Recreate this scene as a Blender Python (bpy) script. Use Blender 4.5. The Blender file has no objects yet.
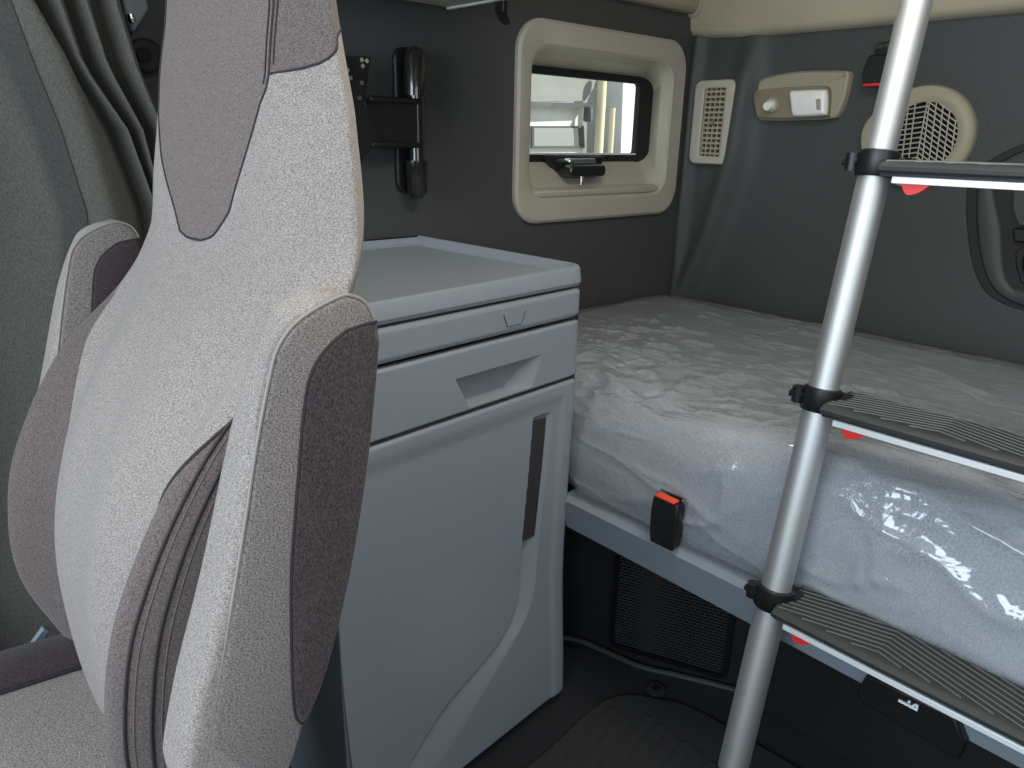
import bpy, bmesh, math, random
from mathutils import Vector, Matrix, noise
random.seed(7)
SC = bpy.context.scene
COL = SC.collection
PI = math.pi

# ---------------------------------------------------------------- materials
def lin(c):
    return tuple(((v/255)/12.92 if v/255 <= .04045 else ((v/255+.055)/1.055)**2.4) for v in c)

def node_mat(name):
    m = bpy.data.materials.new(name); m.use_nodes = True
    nt = m.node_tree
    b = nt.nodes['Principled BSDF']
    return m, nt, b

def plastic(name, rgb, rough=.5, metal=0., grain=.0, gscale=900., var=.06, spec=.5, coat=0.):
    m, nt, b = node_mat(name)
    c = lin(rgb)
    tc = nt.nodes.new('ShaderNodeTexCoord')
    n = nt.nodes.new('ShaderNodeTexNoise'); n.inputs['Scale'].default_value = 6; n.inputs['Detail'].default_value = 4
    r = nt.nodes.new('ShaderNodeValToRGB')
    r.color_ramp.elements[0].position = .3; r.color_ramp.elements[1].position = .7
    r.color_ramp.elements[0].color = (*[v*(1-var) for v in c], 1); r.color_ramp.elements[1].color = (*[min(1, v*(1+var)) for v in c], 1)
    nt.links.new(tc.outputs['Object'], n.inputs['Vector']); nt.links.new(n.outputs['Fac'], r.inputs['Fac'])
    nt.links.new(r.outputs['Color'], b.inputs['Base Color'])
    b.inputs['Roughness'].default_value = rough; b.inputs['Metallic'].default_value = metal
    b.inputs['Specular IOR Level'].default_value = spec
    b.inputs['Coat Weight'].default_value = coat
    if grain > 0:
        g = nt.nodes.new('ShaderNodeTexNoise'); g.inputs['Scale'].default_value = gscale; g.inputs['Detail'].default_value = 2
        bp = nt.nodes.new('ShaderNodeBump'); bp.inputs['Strength'].default_value = grain; bp.inputs['Distance'].default_value = .001
        nt.links.new(tc.outputs['Object'], g.inputs['Vector']); nt.links.new(g.outputs['Fac'], bp.inputs['Height'])
        nt.links.new(bp.outputs['Normal'], b.inputs['Normal'])
    return m

def fabric(name, dark, light, scale=330., stretch=(1, 1, 1), bump=.5, rough=.95, lo=.36, hi=.64, sheen=.15):
    """heathered cloth: fine noise streaks between two yarn colours, with a matching bump"""
    m, nt, b = node_mat(name)
    tc = nt.nodes.new('ShaderNodeTexCoord'); mp = nt.nodes.new('ShaderNodeMapping')
    mp.inputs['Scale'].default_value = stretch
    n = nt.nodes.new('ShaderNodeTexNoise'); n.inputs['Scale'].default_value = scale; n.inputs['Detail'].default_value = 3; n.inputs['Roughness'].default_value = .65
    r = nt.nodes.new('ShaderNodeValToRGB')
    r.color_ramp.elements[0].position = lo; r.color_ramp.elements[1].position = hi
    r.color_ramp.elements[0].color = (*lin(dark), 1); r.color_ramp.elements[1].color = (*lin(light), 1)
    bp = nt.nodes.new('ShaderNodeBump'); bp.inputs['Strength'].default_value = bump; bp.inputs['Distance'].default_value = .0015
    L = nt.links.new
    L(tc.outputs['Object'], mp.inputs['Vector']); L(mp.outputs['Vector'], n.inputs['Vector'])
    L(n.outputs['Fac'], r.inputs['Fac']); L(r.outputs['Color'], b.inputs['Base Color'])
    L(n.outputs['Fac'], bp.inputs['Height']); L(bp.outputs['Normal'], b.inputs['Normal'])
    b.inputs['Roughness'].default_value = rough; b.inputs['Specular IOR Level'].default_value = .25
    b.inputs['Sheen Weight'].default_value = sheen
    return m

def glassy(name, tint, refl=.08, rough=.02):
    m, nt, b = node_mat(name); nt.nodes.remove(b)
    out = nt.nodes['Material Output']
    t = nt.nodes.new('ShaderNodeBsdfTransparent'); t.inputs['Color'].default_value = (*tint, 1)
    g = nt.nodes.new('ShaderNodeBsdfGlossy'); g.inputs['Roughness'].default_value = rough
    mx = nt.nodes.new('ShaderNodeMixShader'); mx.inputs['Fac'].default_value = refl
    L = nt.links.new
    L(t.outputs[0], mx.inputs[1]); L(g.outputs[0], mx.inputs[2]); L(mx.outputs[0], out.inputs['Surface'])
    return m

def film(name):
    """thin clear polythene: mostly transparent, a milky share and a sharp gloss"""
    m, nt, b = node_mat(name); nt.nodes.remove(b)
    out = nt.nodes['Material Output']; N = nt.nodes.new; L = nt.links.new
    t = N('ShaderNodeBsdfTransparent'); d = N('ShaderNodeBsdfDiffuse'); d.inputs['Color'].default_value = (.62, .64, .66, 1)
    g = N('ShaderNodeBsdfGlossy'); g.inputs['Roughness'].default_value = .09
    tc = N('ShaderNodeTexCoord'); mp = N('ShaderNodeMapping'); mp.inputs['Scale'].default_value = (1, 2.2, 1)
    n1 = N('ShaderNodeTexNoise'); n1.inputs['Scale'].default_value = 9; n1.inputs['Detail'].default_value = 3; n1.inputs['Distortion'].default_value = 1.4
    bp = N('ShaderNodeBump'); bp.inputs['Strength'].default_value = .4; bp.inputs['Distance'].default_value = .02
    L(tc.outputs['Object'], mp.inputs['Vector']); L(mp.outputs['Vector'], n1.inputs['Vector'])
    L(n1.outputs['Fac'], bp.inputs['Height']); L(bp.outputs['Normal'], g.inputs['Normal'])
    lw = N('ShaderNodeFresnel'); lw.inputs['IOR'].default_value = 1.5
    L(bp.outputs['Normal'], lw.inputs['Normal'])
    m1 = N('ShaderNodeMixShader'); m1.inputs['Fac'].default_value = .27
    mx = N('ShaderNodeMixShader')
    ma = N('ShaderNodeMath'); ma.operation = 'MULTIPLY_ADD'; ma.inputs[1].default_value = 1.7; ma.inputs[2].default_value = .02
    mn = N('ShaderNodeMath'); mn.operation = 'MINIMUM'; mn.inputs[1].default_value = .42
    L(lw.outputs[0], ma.inputs[0]); L(ma.outputs[0], mn.inputs[0]); L(mn.outputs[0], mx.inputs['Fac'])
    L(t.outputs[0], m1.inputs[1]); L(d.outputs[0], m1.inputs[2])
    L(m1.outputs[0], mx.inputs[1]); L(g.outputs[0], mx.inputs[2]); L(mx.outputs[0], out.inputs['Surface'])
    return m

M = {}
M['seat_light'] = fabric('seat_cloth_light', (98,90,87), (166,158,152), 520, (1,1,2.4), .45)
M['seat_mid'] = fabric('seat_cloth_mid', (82,75,74), (146,138,134), 600, (1,1,1.3), .45)
M['seat_insert'] = fabric('seat_cloth_insert', (74,66,65), (127,115,111), 520, (1,1,2.4), .45)
M['seat_dark'] = fabric('seat_cloth_dark', (31,25,27), (82,70,72), 620, (1.5,1.5,.8), .6)
M['seat_side'] = fabric('seat_cloth_side', (66,58,57), (116,105,102), 560, (1,1,1.8), .45)
M['seat_shell'] = plastic('seat_shell_plastic', (38,36,38), .6, grain=.1)
M['thread'] = plastic('seam_thread', (138,132,127), .8)
M['thread_dark'] = plastic('seam_thread_dark', (40,34,38), .8)
M['wall'] = fabric('wall_cloth_charcoal', (60,61,61), (80,81,81), 600, (1,1,1), .2, .46, .3, .7, .05)
M['liner'] = plastic('headliner_beige', (176,166,143), .75, grain=.15, gscale=500)
M['bezel'] = plastic('bezel_beige_grey', (176,171,156), .5, grain=.1)
M['console'] = plastic('console_beige', (158,150,128), .5, grain=.1)
M['console_dark'] = plastic('console_beige_dark', (128,119,98), .55, grain=.1)
M['cab'] = plastic('locker_grey', (136,144,152), .48, grain=.25, gscale=1400, var=.02)
M['cab_shade'] = plastic('locker_grey_shaded', (104,108,112), .5, grain=.2, gscale=1400)  # darker copy of the locker grey, with shade put into the colour
M['handle_dark'] = plastic('handle_charcoal', (52,50,52), .5)
M['rail'] = plastic('rail_grey', (126,135,143), .45, grain=.15, gscale=1400, var=.02)
M['black'] = plastic('black_plastic', (20,20,21), .42)
M['black_soft'] = plastic('black_rubber', (26,26,27), .65)
M['gloss'] = plastic('black_gloss', (30,29,26), .18, coat=.5)
M['gap'] = plastic('dark_gap', (10,10,11), .9)
M['alu'] = plastic('aluminium_satin', (200,202,201), .56, metal=1., var=.02, grain=.03, gscale=300)
M['alu_edge'] = plastic('aluminium_bright', (238,240,240), .4, metal=.25, var=.01)
M['tread'] = plastic('tread_charcoal', (32,36,36), .6)
M['rib'] = plastic('tread_rib', (98,102,98), .5)
M['grille'] = plastic('grille_charcoal', (48,49,50), .45)
M['kick'] = plastic('kick_lip', (62,62,64), .6, grain=.2)
M['stitch'] = plastic('stitch_thread', (98,90,88), .85)
M['red'] = plastic('red_plastic', (214,52,48), .45)
M['orange'] = plastic('red_orange_button', (226,74,46), .4)
M['white'] = plastic('white_print', (232,236,240), .5)
M['lens'] = plastic('lamp_lens', (236,234,230), .25)
M['chrome'] = plastic('chrome', (225,225,225), .12, metal=1.)
M['carpet'] = fabric('carpet_black', (10,10,12), (42,43,47), 420, (1,1,1), 1., 1., .35, .68, .1)
M['mat'] = fabric('mat_rubber', (18,18,20), (56,57,60), 420, (1,1,1), .6, .85, .3, .75, .1)
M['mattress'] = fabric('mattress_ticking', (134,142,152), (176,184,194), 300, (1.4,1,1), .4, .9, .35, .65)
M['film'] = film('clear_polythene')
M['curtain'] = fabric('curtain_cloth', (66,65,60), (87,86,80), 500, (1,1,.5), .3, .9)
M['curtain_band'] = fabric('curtain_band', (54,56,54), (70,72,70), 500, (1,1,.5), .3, .9)
M['glass'] = glassy('window_glass', (.9,.93,.9), .06)
M['t_white'] = plastic('truck_white', (225,228,228), .35)
M['t_grey'] = plastic('truck_grey', (150,152,152), .4)
M['t_dark'] = plastic('truck_dark', (92,92,96), .5)
M['t_cream'] = plastic('truck_cream', (224,214,186), .5)
M['leaf'] = fabric('leaf_green', (70,96,48), (130,152,84), 8, (1,1,1), .5)
M['ground'] = fabric('yard_gravel', (120,116,106), (160,156,146), 4, (1,1,1), .3)

# ---------------------------------------------------------------- object helpers
ORG = {}
def tag(o, label, cat, group=None):
    o['label'] = label; o['category'] = cat
    if group: o['group'] = group
    return o

def thing(name, loc, label, cat, group=None):
    o = bpy.data.objects.new(name, None); COL.objects.link(o)
    o.location = loc; o.empty_display_size = .05
    ORG[o] = Vector(loc)
    return tag(o, label, cat, group)

def obj(name, bm, mat, parent=None, smooth=True, origin=None, bevel=0., seg=2, sub=0, auto=40):
    off = Vector((0, 0, 0))
    if parent is not None: off = ORG[parent]
    elif origin is not None: off = Vector(origin)
    bmesh.ops.recalc_face_normals(bm, faces=bm.faces)
    bmesh.ops.translate(bm, verts=bm.verts, vec=-off)
    me = bpy.data.meshes.new(name); bm.to_mesh(me); bm.free()
    mats = mat if isinstance(mat, (list, tuple)) else [mat]
    for k in mats: me.materials.append(M[k])
    o = bpy.data.objects.new(name, me); COL.objects.link(o)
    if parent is not None: o.parent = parent
    elif origin is not None: o.location = off
    ORG[o] = off
    if smooth:
        for p in me.polygons: p.use_smooth = True
        try: me.set_sharp_from_angle(angle=math.radians(auto))
        except Exception: pass
    if bevel > 0:
        md = o.modifiers.new('bevel', 'BEVEL'); md.width = bevel; md.segments = seg; md.limit_method = 'ANGLE'; md.angle_limit = math.radians(35)
        md.harden_normals = False
        if smooth:
            for p in me.polygons: p.use_smooth = True
    if sub:
        md = o.modifiers.new('sub', 'SUBSURF'); md.levels = sub; md.render_levels = sub
    return o

def struct(name, bm, mat, **k):
    o = obj(name, bm, mat, None, **k); o['kind'] = 'structure'
    return o

def B(): return bmesh.new()

def box(bm, lo, hi, rot=None, piv=None):
    vs = [bm.verts.new((x, y, z)) for x in (lo[0], hi[0]) for y in (lo[1], hi[1]) for z in (lo[2], hi[2])]
    for f in ((0,1,3,2),(4,6,7,5),(0,4,5,1),(2,3,7,6),(0,2,6,4),(1,5,7,3)): bm.faces.new([vs[i] for i in f])
    if rot is not None: bmesh.ops.rotate(bm, verts=vs, cent=piv or ((lo[0]+hi[0])/2, (lo[1]+hi[1])/2, (lo[2]+hi[2])/2), matrix=rot)
    return vs

def place(ax, d, p):
    """2-D profile point p at depth d along axis ax"""
    if ax == 'x': return (d, p[0], p[1])
    if ax == 'y': return (p[0], d, p[1])
    return (p[0], p[1], d)

def prism(bm, pts, ax, d0, d1):
    a = [bm.verts.new(place(ax, d0, p)) for p in pts]; b = [bm.verts.new(place(ax, d1, p)) for p in pts]
    n = len(pts)
    bm.faces.new(a); bm.faces.new(b[::-1])
    for i in range(n): bm.faces.new((a[i], a[(i+1) % n], b[(i+1) % n], b[i]))
    return a+b

def loft(bm, rings, closed=True, cap=(True, True)):
    """skin a list of rings (equal point counts)"""
    R = [[bm.verts.new(p) for p in r] for r in rings]
    n = len(R[0])
    for i in range(len(R)-1):
        for j in range(n if closed else n-1):
            k = (j+1) % n
            bm.faces.new((R[i][j], R[i][k], R[i+1][k], R[i+1][j]))
    if closed and cap[0]: bm.faces.new(R[0][::-1])
    if closed and cap[1]: bm.faces.new(R[-1])
    return R

def ringed(bm, outer, inner, ax, d0, d1, bulge=0):
    """flat frame between two outlines with equal counts, thickness d0..d1"""
    n = len(outer)
    v = [[bm.verts.new(place(ax, d, p)) for p in ps] for ps, d in ((outer, d0), (outer, d1), (inner, d1), (inner, d0))]
    for k in range(4):
        a, b = v[k], v[(k+1) % 4]
        for i in range(n): bm.faces.new((a[i], a[(i+1) % n], b[(i+1) % n], b[i]))

def tube(bm, path, r, n=12, cap=True):
    rings = []
    P = [Vector(p) for p in path]
    up = None
    for i, p in enumerate(P):
        t = (P[min(i+1, len(P)-1)]-P[max(i-1, 0)]).normalized()
        if up is None:
            up = Vector((0, 0, 1)) if abs(t.z) < .9 else Vector((1, 0, 0))
        s = t.cross(up).normalized(); up = s.cross(t).normalized()
        rr = r[i] if isinstance(r, (list, tuple)) else r
        rings.append([p+rr*(math.cos(2*PI*k/n)*s+math.sin(2*PI*k/n)*up) for k in range(n)])
    return loft(bm, rings, True, (cap, cap))

def cyl(bm, a, b, r, n=24, r2=None):
    return tube(bm, [a, b], [r, r if r2 is None else r2], n)

def rrect(x0, y0, x1, y1, r, n=6):
    pts = []
    for cx, cy, a0 in ((x1-r, y1-r, 0), (x0+r, y1-r, PI/2), (x0+r, y0+r, PI), (x1-r, y0+r, 1.5*PI)):
        for k in range(n+1):
            a = a0+PI/2*k/n; pts.append((cx+r*math.cos(a), cy+r*math.sin(a)))
    return pts

def itp(x, xs, ys):
    if x <= xs[0]: return ys[0]
    if x >= xs[-1]: return ys[-1]
    for i in range(len(xs)-1):
        if x <= xs[i+1]:
            t = (x-xs[i])/(xs[i+1]-xs[i]); return ys[i]+(ys[i+1]-ys[i])*t

def sitp(x, xs, ys):
    """smooth (Catmull-Rom) table look-up"""
    if x <= xs[0]: return ys[0]
    if x >= xs[-1]: return ys[-1]
    n = len(xs)
    for i in range(n-1):
        if x <= xs[i+1]:
            h = xs[i+1]-xs[i]; t = (x-xs[i])/h
            def sl(k):
                if k == 0: return (ys[1]-ys[0])/(xs[1]-xs[0])
                if k == n-1: return (ys[-1]-ys[-2])/(xs[-1]-xs[-2])
                return (ys[k+1]-ys[k-1])/(xs[k+1]-xs[k-1])
            m0, m1 = sl(i)*h, sl(i+1)*h
            return (2*t**3-3*t**2+1)*ys[i]+(t**3-2*t**2+t)*m0+(-2*t**3+3*t**2)*ys[i+1]+(t**3-t**2)*m1

def smooth_poly(pts, n=6, closed=False):
    """Catmull-Rom through 2-D points"""
    out = []; N = len(pts)
    rng = range(N if closed else N-1)
    for i in rng:
        p = [pts[(i+k-1) % N] if closed else pts[max(0, min(N-1, i+k-1))] for k in range(4)]
        for j in range(n):
            t = j/n
            out.append(tuple(.5*(2*p[1][c]+(p[2][c]-p[0][c])*t+(2*p[0][c]-5*p[1][c]+4*p[2][c]-p[3][c])*t*t+(3*p[1][c]-p[0][c]-3*p[2][c]+p[3][c])*t**3) for c in range(len(p[0]))))
    if not closed: out.append(tuple(pts[-1]))
    return out

# ================================================================ the cab shell
XR, YF, ZR = 2.36, -3.25, 1.98       # driver's wall, windscreen plane, roof

# passenger-side wall with the sleeper window opening
b = B()
op = rrect(-.70, 1.08, -.10, 1.485, .05, 4)
def wall_with_hole(bm, hole, y0, y1, z0, z1, x0, x1):
    n = len(hole); cy = sum(p[0] for p in hole)/n; cz = sum(p[1] for p in hole)/n
    out = []
    for p in hole:
        dy, dz = p[0]-cy, p[1]-cz
        t = min(((y1-cy) if dy > 0 else (y0-cy))/dy if abs(dy) > 1e-6 else 9e9, ((z1-cz) if dz > 0 else (z0-cz))/dz if abs(dz) > 1e-6 else 9e9)
        out.append((cy+dy*t, cz+dz*t))
    # snap nearest outline points to the corners
    for c in ((y0, z0), (y0, z1), (y1, z0), (y1, z1)):
        i = min(range(n), key=lambda k: (out[k][0]-c[0])**2+(out[k][1]-c[1])**2); out[i] = c
    ringed(bm, out, hole, 'x', x0, x1)
wall_with_hole(b, op, -1.35, .06, -.02, ZR, -.05, 0)
box(b, (-.05, YF, -.02), (0, -1.35, ZR))
struct('wall_left', b, 'wall', smooth=False)

# rear wall: padded cloth, with a soft ridge beside the corner pillar
b = B()
nx, nz = 150, 70
RZ = [.75, .818, .98, 1.2, 1.37, 1.53, 1.7]; RX = [.035, .054, .1155, .173, .184, .192, .195]
def rear_y(x, z):
    rx = itp(z, RZ, RX)
    d = x-rx
    f = 1-max(0, min(1, (z-1.42)/.1))*.6
    y = f*(-.034*math.exp(-(d/.034)**2) - (.012 if d < 0 else .012*math.exp(-(d/.06)**2)))
    y -= .02*math.exp(-((x-.012)/.02)**2)
    return y-.004
rows = []
for j in range(nz+1):
    z = -.02+(ZR+.02)*j/nz
    rows.append([(( x:= (XR+.05)*((i/nx)**1.6)), rear_y(x, z), z) for i in range(nx+1)])
R = loft(b, rows, closed=False)
back = [[(r[0][0], .05, r[0][2]), (r[-1][0], .05, r[-1][2])] for r in rows]
bv = [[b.verts.new(p) for p in r] for r in back]
for j in range(nz):
    b.faces.new((bv[j][0], bv[j][1], bv[j+1][1], bv[j+1][0]))
struct('wall_back', b, 'wall')

# driver's-side wall with its door window, never in view but it bounds the light
b = B()
for lo, hi in (((XR, -1.45, -.02), (XR+.05, .06, ZR)), ((XR, YF, -.02), (XR+.05, -1.45, 1.0)), ((XR, YF, 1.72), (XR+.05, -1.45, ZR)), ((XR, YF, 1.0), (XR+.05, -2.75, 1.72))):
    box(b, lo, hi)
struct('wall_right', b, 'wall', smooth=False)
# front bulkhead under and over the windscreen
b = B()
box(b, (-.05, YF-.05, -.02), (XR+.05, YF, .95)); box(b, (-.05, YF-.05, 1.8), (XR+.05, YF, ZR))
struct('wall_front', b, 'wall', smooth=False)
b = B(); box(b, (-.05, YF-.05, -.06), (XR+.05, .06, 0)); struct('floor', b, 'carpet', smooth=False)
b = B(); box(b, (-.05, YF-.05, ZR), (XR+.05, .06, ZR+.05)); struct('ceiling', b, 'liner', smooth=False)

# beige liner mouldings over the rear wall and the side wall
b = B()
prof = [(-.004, 1.53), (-.03, 1.535), (-.042, 1.55), (-.05, 1.60), (-.06, 1.76), (-.004, 1.80)]
rings = []
for i in range(41):
    x = XR*i/40
    dz = itp(x, [0, .02, .18, .5, 2.4], [.012, .008, 0, 0, .004])
    rings.append([(x, p[0], p[1]+dz-.002) for p in prof])
loft(b, rings, True)
struct('trim_1', b, 'liner', auto=60)
b = B()
prof = [(0, 1.595), (.022, 1.597), (.034, 1.61), (.05, 1.76), (0, 1.80)]
loft(b, [[(p[0], y, p[1]) for p in prof] for y in (-1.45, -1.0, -.5, -.062)], True)
struct('trim_2', b, 'liner', auto=60, bevel=.004)
# corner piece joining the two
b = B()
rings = []
for y, z0 in ((-.06, 1.592), (-.045, 1.585), (-.02, 1.55), (-.004, 1.535)):
    rings.append([(0, y, z0), (.026, y, z0+.002), (.04, y, z0+.015), (.058, y, 1.76), (0, y, 1.80)])
loft(b, rings, True)
struct('trim_3', b, 'liner', auto=60)

# panel under the bunk, slanting away from the locker, then a dark sheet in place of the void's shade
b = B()
base = [(.27, -.86), (.30, -.805), (.345, -.775), (.40, -.758), (.516, -.733), (.713, -.626), (.80, -.60), (2.3, -.60)]
sm = smooth_poly(base[:5], 5)+[(.58, -.698), (.65, -.66), (.713, -.626), (.80, -.595), (2.3, -.595)]
n = len(sm)
front = [[(p[0], p[1], z) for p in sm] for z in (0, .5)]
loft(b, front, closed=False)
bk = [[(p[0]-.01, p[1]+.03, z) for p in sm] for z in (0, .5)]
loft(b, bk, closed=False)
struct('trim_4', b, 'black_soft')
# raised kick lip along the foot of that panel
b = B()
tube(b, [(p[0]+.006, p[1]-.012, .042) for p in smooth_poly([(.30,-.82),(.345,-.785),(.40,-.765),(.516,-.738),(.60,-.692),(.713,-.632),(.78,-.606)], 5)], .007, 8)
struct('baseboard_back', b, 'kick')

# ---------------------------------------------------------------- the sleeper window
wo = rrect(-.722, 1.043, -.062, 1.522, .075, 8)
win = bpy.data.objects.new('window_1', None); COL.objects.link(win); win['kind'] = 'structure'; ORG[win] = Vector((0, 0, 0))
def scl(pts, y0, z0, y1, z1):
    ys = [p[0] for p in pts]; zs = [p[1] for p in pts]
    a0, a1, c0, c1 = min(ys), max(ys), min(zs), max(zs)
    return [(y0+(p[0]-a0)/(a1-a0)*(y1-y0), z0+(p[1]-c0)/(c1-c0)*(z1-z0)) for p in pts]
rings = [(wo, .0), (wo, .010), (scl(wo, -.716, 1.050, -.069, 1.515), .016), (scl(wo, -.686, 1.098, -.122, 1.468), .016), (scl(wo, -.676, 1.105, -.129, 1.461), .010),
         (scl(wo, -.655, 1.118, -.128, 1.452), -.022), (scl(wo, -.653, 1.12, -.124, 1.45), -.024), (scl(wo, -.653, 1.12, -.124, 1.45), -.027), (scl(wo, -.64, 1.19, -.085, 1.428), -.085), (scl(wo, -.64, 1.19, -.085, 1.428), -.10)]
b = B(); loft(b, [[(d, p[0], p[1]) for p in r] for r, d in rings], True, (False, False))
obj('window_frame', b, 'bezel', win, auto=32)
# sill shelf at the foot of the reveal
b = B()
prism(b, [(.012, 1.108), (.014, 1.122), (-.005, 1.130), (-.03, 1.127), (-.06, 1.17), (-.09, 1.196), (-.09, 1.10), (-.02, 1.10)], 'y', -.655, -.15)
obj('window_sill', b, 'bezel', win, bevel=.003)
# rubber gasket and glass
b = B()
go, gi = rrect(-.66, 1.184, -.080, 1.440, .02, 5), rrect(-.63, 1.213, -.150, 1.409, .012, 5)
ringed(b, go, gi, 'x', -.102, -.084)
obj('window_gasket', b, 'black_soft', win, bevel=.004)
b = B(); prism(b, rrect(-.63, 1.20, -.14, 1.425, .012, 4), 'x', -.112, -.107)
obj('window_pane', b, 'glass', win, smooth=False)
b = B(); box(b, (-.104, -.62, 1.210), (-.082, -.15, 1.2145)); obj('window_bead', b, 'alu_edge', win, smooth=False)
# latch
lt = thing('window_latch', (-.04, -.42, 1.17), 'black push latch at the foot of the sleeper window', 'latch')
b = B()
prism(b, [(-.555, 1.208), (-.325, 1.208), (-.36, 1.150), (-.385, 1.140), (-.47, 1.140), (-.495, 1.150)], 'x', -.075, -.046)
obj('latch_plate', b, 'black', lt, bevel=.006)
b = B(); prism(b, rrect(-.515, 1.155, -.375, 1.186, .012, 4), 'x', -.050, .002); obj('latch_button', b, 'gloss', lt, bevel=.006, seg=3)
b = B(); prism(b, rrect(-.50, 1.186, -.395, 1.202, .007, 4), 'x', -.05, -.02); obj('latch_lever', b, 'chrome', lt, bevel=.003)
b = B(); cyl(b, (-.03, -.44, 1.132), (-.03, -.44, 1.157), .006, 12); obj('latch_pin', b, 'chrome', lt)

# ---------------------------------------------------------------- fittings on the rear wall
# air vent
vt = thing('air_vent', (.10, -.02, 1.305), 'beige upright rectangular air vent on the rear wall beside the window', 'vent')
VO = rrect(.033, 1.19, .168, 1.42, .022, 5)
vi = rrect(.066, 1.212, .138, 1.398, .006, 5)
b = B(); ringed(b, VO, vi, 'y', -.012, -.042); obj('vent_frame', b, 'bezel', vt, bevel=.004)
b = B(); box(b, (.066, -.022, 1.212), (.138, -.016, 1.398)); obj('vent_cavity', b, 'gap', vt, smooth=False)
b = B()
for i in range(13):
    z = 1.220+.0141*i; box(b, (.069, -.038, z-.0028), (.135, -.028, z+.0028))
for i in range(5):
    x = .070+.016*i; box(b, (x-.002, -.036, 1.212), (x+.002, -.024, 1.398))
obj('vent_slats', b, 'console', vt, smooth=False)
b = B(); cyl(b, (.102, -.043, 1.305), (.102, -.036, 1.305), .006, 12); obj('vent_dial', b, 'console_dark', vt)

# reading-lamp console
cs = thing('lamp_console', (.34, -.015, 1.37), 'beige curved console with dial and white lamp on rear wall', 'lamp')
CO = smooth_poly([(0.2288,1.4067), (0.2447,1.421), (0.3121,1.4314), (0.3762,1.4327), (0.464,1.4289), (0.4788,1.4225), (0.4812,1.4085), (0.4779,1.3653), (0.4662,1.3262), (0.446,1.3152), (0.3473,1.311), (0.2566,1.3112), (0.2407,1.3219), (0.2217,1.3678), (0.22,1.38), (0.2266,1.3876)], 4, True)
cc = (sum(p[0] for p in CO)/len(CO), sum(p[1] for p in CO)/len(CO))
def shrink(pts, k, c=None):
    c = c or (sum(p[0] for p in pts)/len(pts), sum(p[1] for p in pts)/len(pts))
    return [(c[0]+(p[0]-c[0])*k, c[1]+(p[1]-c[1])*k) for p in pts]
b = B(); loft(b, [[(p[0], y, p[1]) for p in shrink(CO, k)] for k, y in ((1, .0), (1, -.022), (.985, -.028), (.95, -.030), (.93, -.026), (.6, -.022))], True)
obj('console_body', b, 'console', cs, auto=50)
LP = smooth_poly([(0.227,1.385), (0.2535,1.3906), (0.3404,1.3942), (0.42,1.3941), (0.4343,1.3877), (0.4404,1.3745), (0.4452,1.3288), (0.4374,1.3191), (0.3523,1.3158), (0.2578,1.3174), (0.2414,1.3253), (0.2268,1.3644)], 4, True)
b = B(); loft(b, [[(p[0], y, p[1]) for p in shrink(LP, k)] for k, y in ((1, -.02), (1, -.036), (.97, -.040))], True)
obj('control_panel', b, 'console_dark', cs, auto=50)
LE = smooth_poly([(0.335,1.3815), (0.3529,1.3845), (0.4265,1.3848), (0.4367,1.3788), (0.4411,1.3596), (0.4439,1.3308), (0.4363,1.3231), (0.3626,1.3201), (0.3503,1.3267), (0.3423,1.3517)], 4, True)
b = B(); loft(b, [[(p[0], y, p[1]) for p in shrink(LE, k)] for k, y in ((1, -.036), (1, -.043), (.93, -.050), (.8, -.053))], True)
le = obj('lamp_lens', b, 'lens', cs, auto=60)
LSW = [(0.4152,1.362), (0.4272,1.3624), (0.4326,1.3365), (0.4215,1.3359)]
b = B(); prism(b, LSW, 'y', -.05, -.056); obj('lamp_switch', b, 'console', cs, bevel=.002)
(dx, dz), = [(0.2873,1.3498)]
b = B(); tube(b, [(dx, -.036, dz), (dx, -.046, dz), (dx, -.050, dz)], [.021, .021, .018], 28); obj('dial_ring', b, 'console', cs)
b = B(); tube(b, [(dx, -.046, dz), (dx, -.066, dz-.004), (dx, -.070, dz-.005)], [.0135, .0125, .010], 24); obj('dial_knob', b, 'lens', cs)

# seat-belt buckle clipped on the rear wall
bk = thing('belt_buckle', (.547, -.02, 1.44), 'black belt buckle with red button hanging high on the rear wall', 'belt buckle')
PB = [(0.5304,1.46), (0.5707,1.4598), (0.586,1.4523), (0.5873,1.3927), (0.5226,1.3914), (0.5198,1.4223)]
b = B(); prism(b, PB, 'y', -.018, -.046); obj('buckle_body', b, 'black', bk, bevel=.005, seg=3)
b = B(); prism(b, [(0.527,1.3951), (0.5813,1.396), (0.5814,1.3888), (0.5282,1.3883)], 'y', -.026, -.049); obj('release_button', b, 'red', bk, bevel=.002)
b = B()
PT = [(0.5348,1.4583), (0.5358,1.4871), (0.5637,1.4896), (0.5739,1.4845), (0.5739,1.4582)]
prism(b, PT, 'y', -.016, -.028); obj('buckle_bracket', b, 'black', bk, bevel=.003)
b = B()
for q in [(0.542,1.479), (0.5583,1.4801)]: cyl(b, (q[0], -.027, q[1]), (q[0], -.034, q[1]), .006, 12)
obj('rivet', b, 'chrome', bk)

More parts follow.
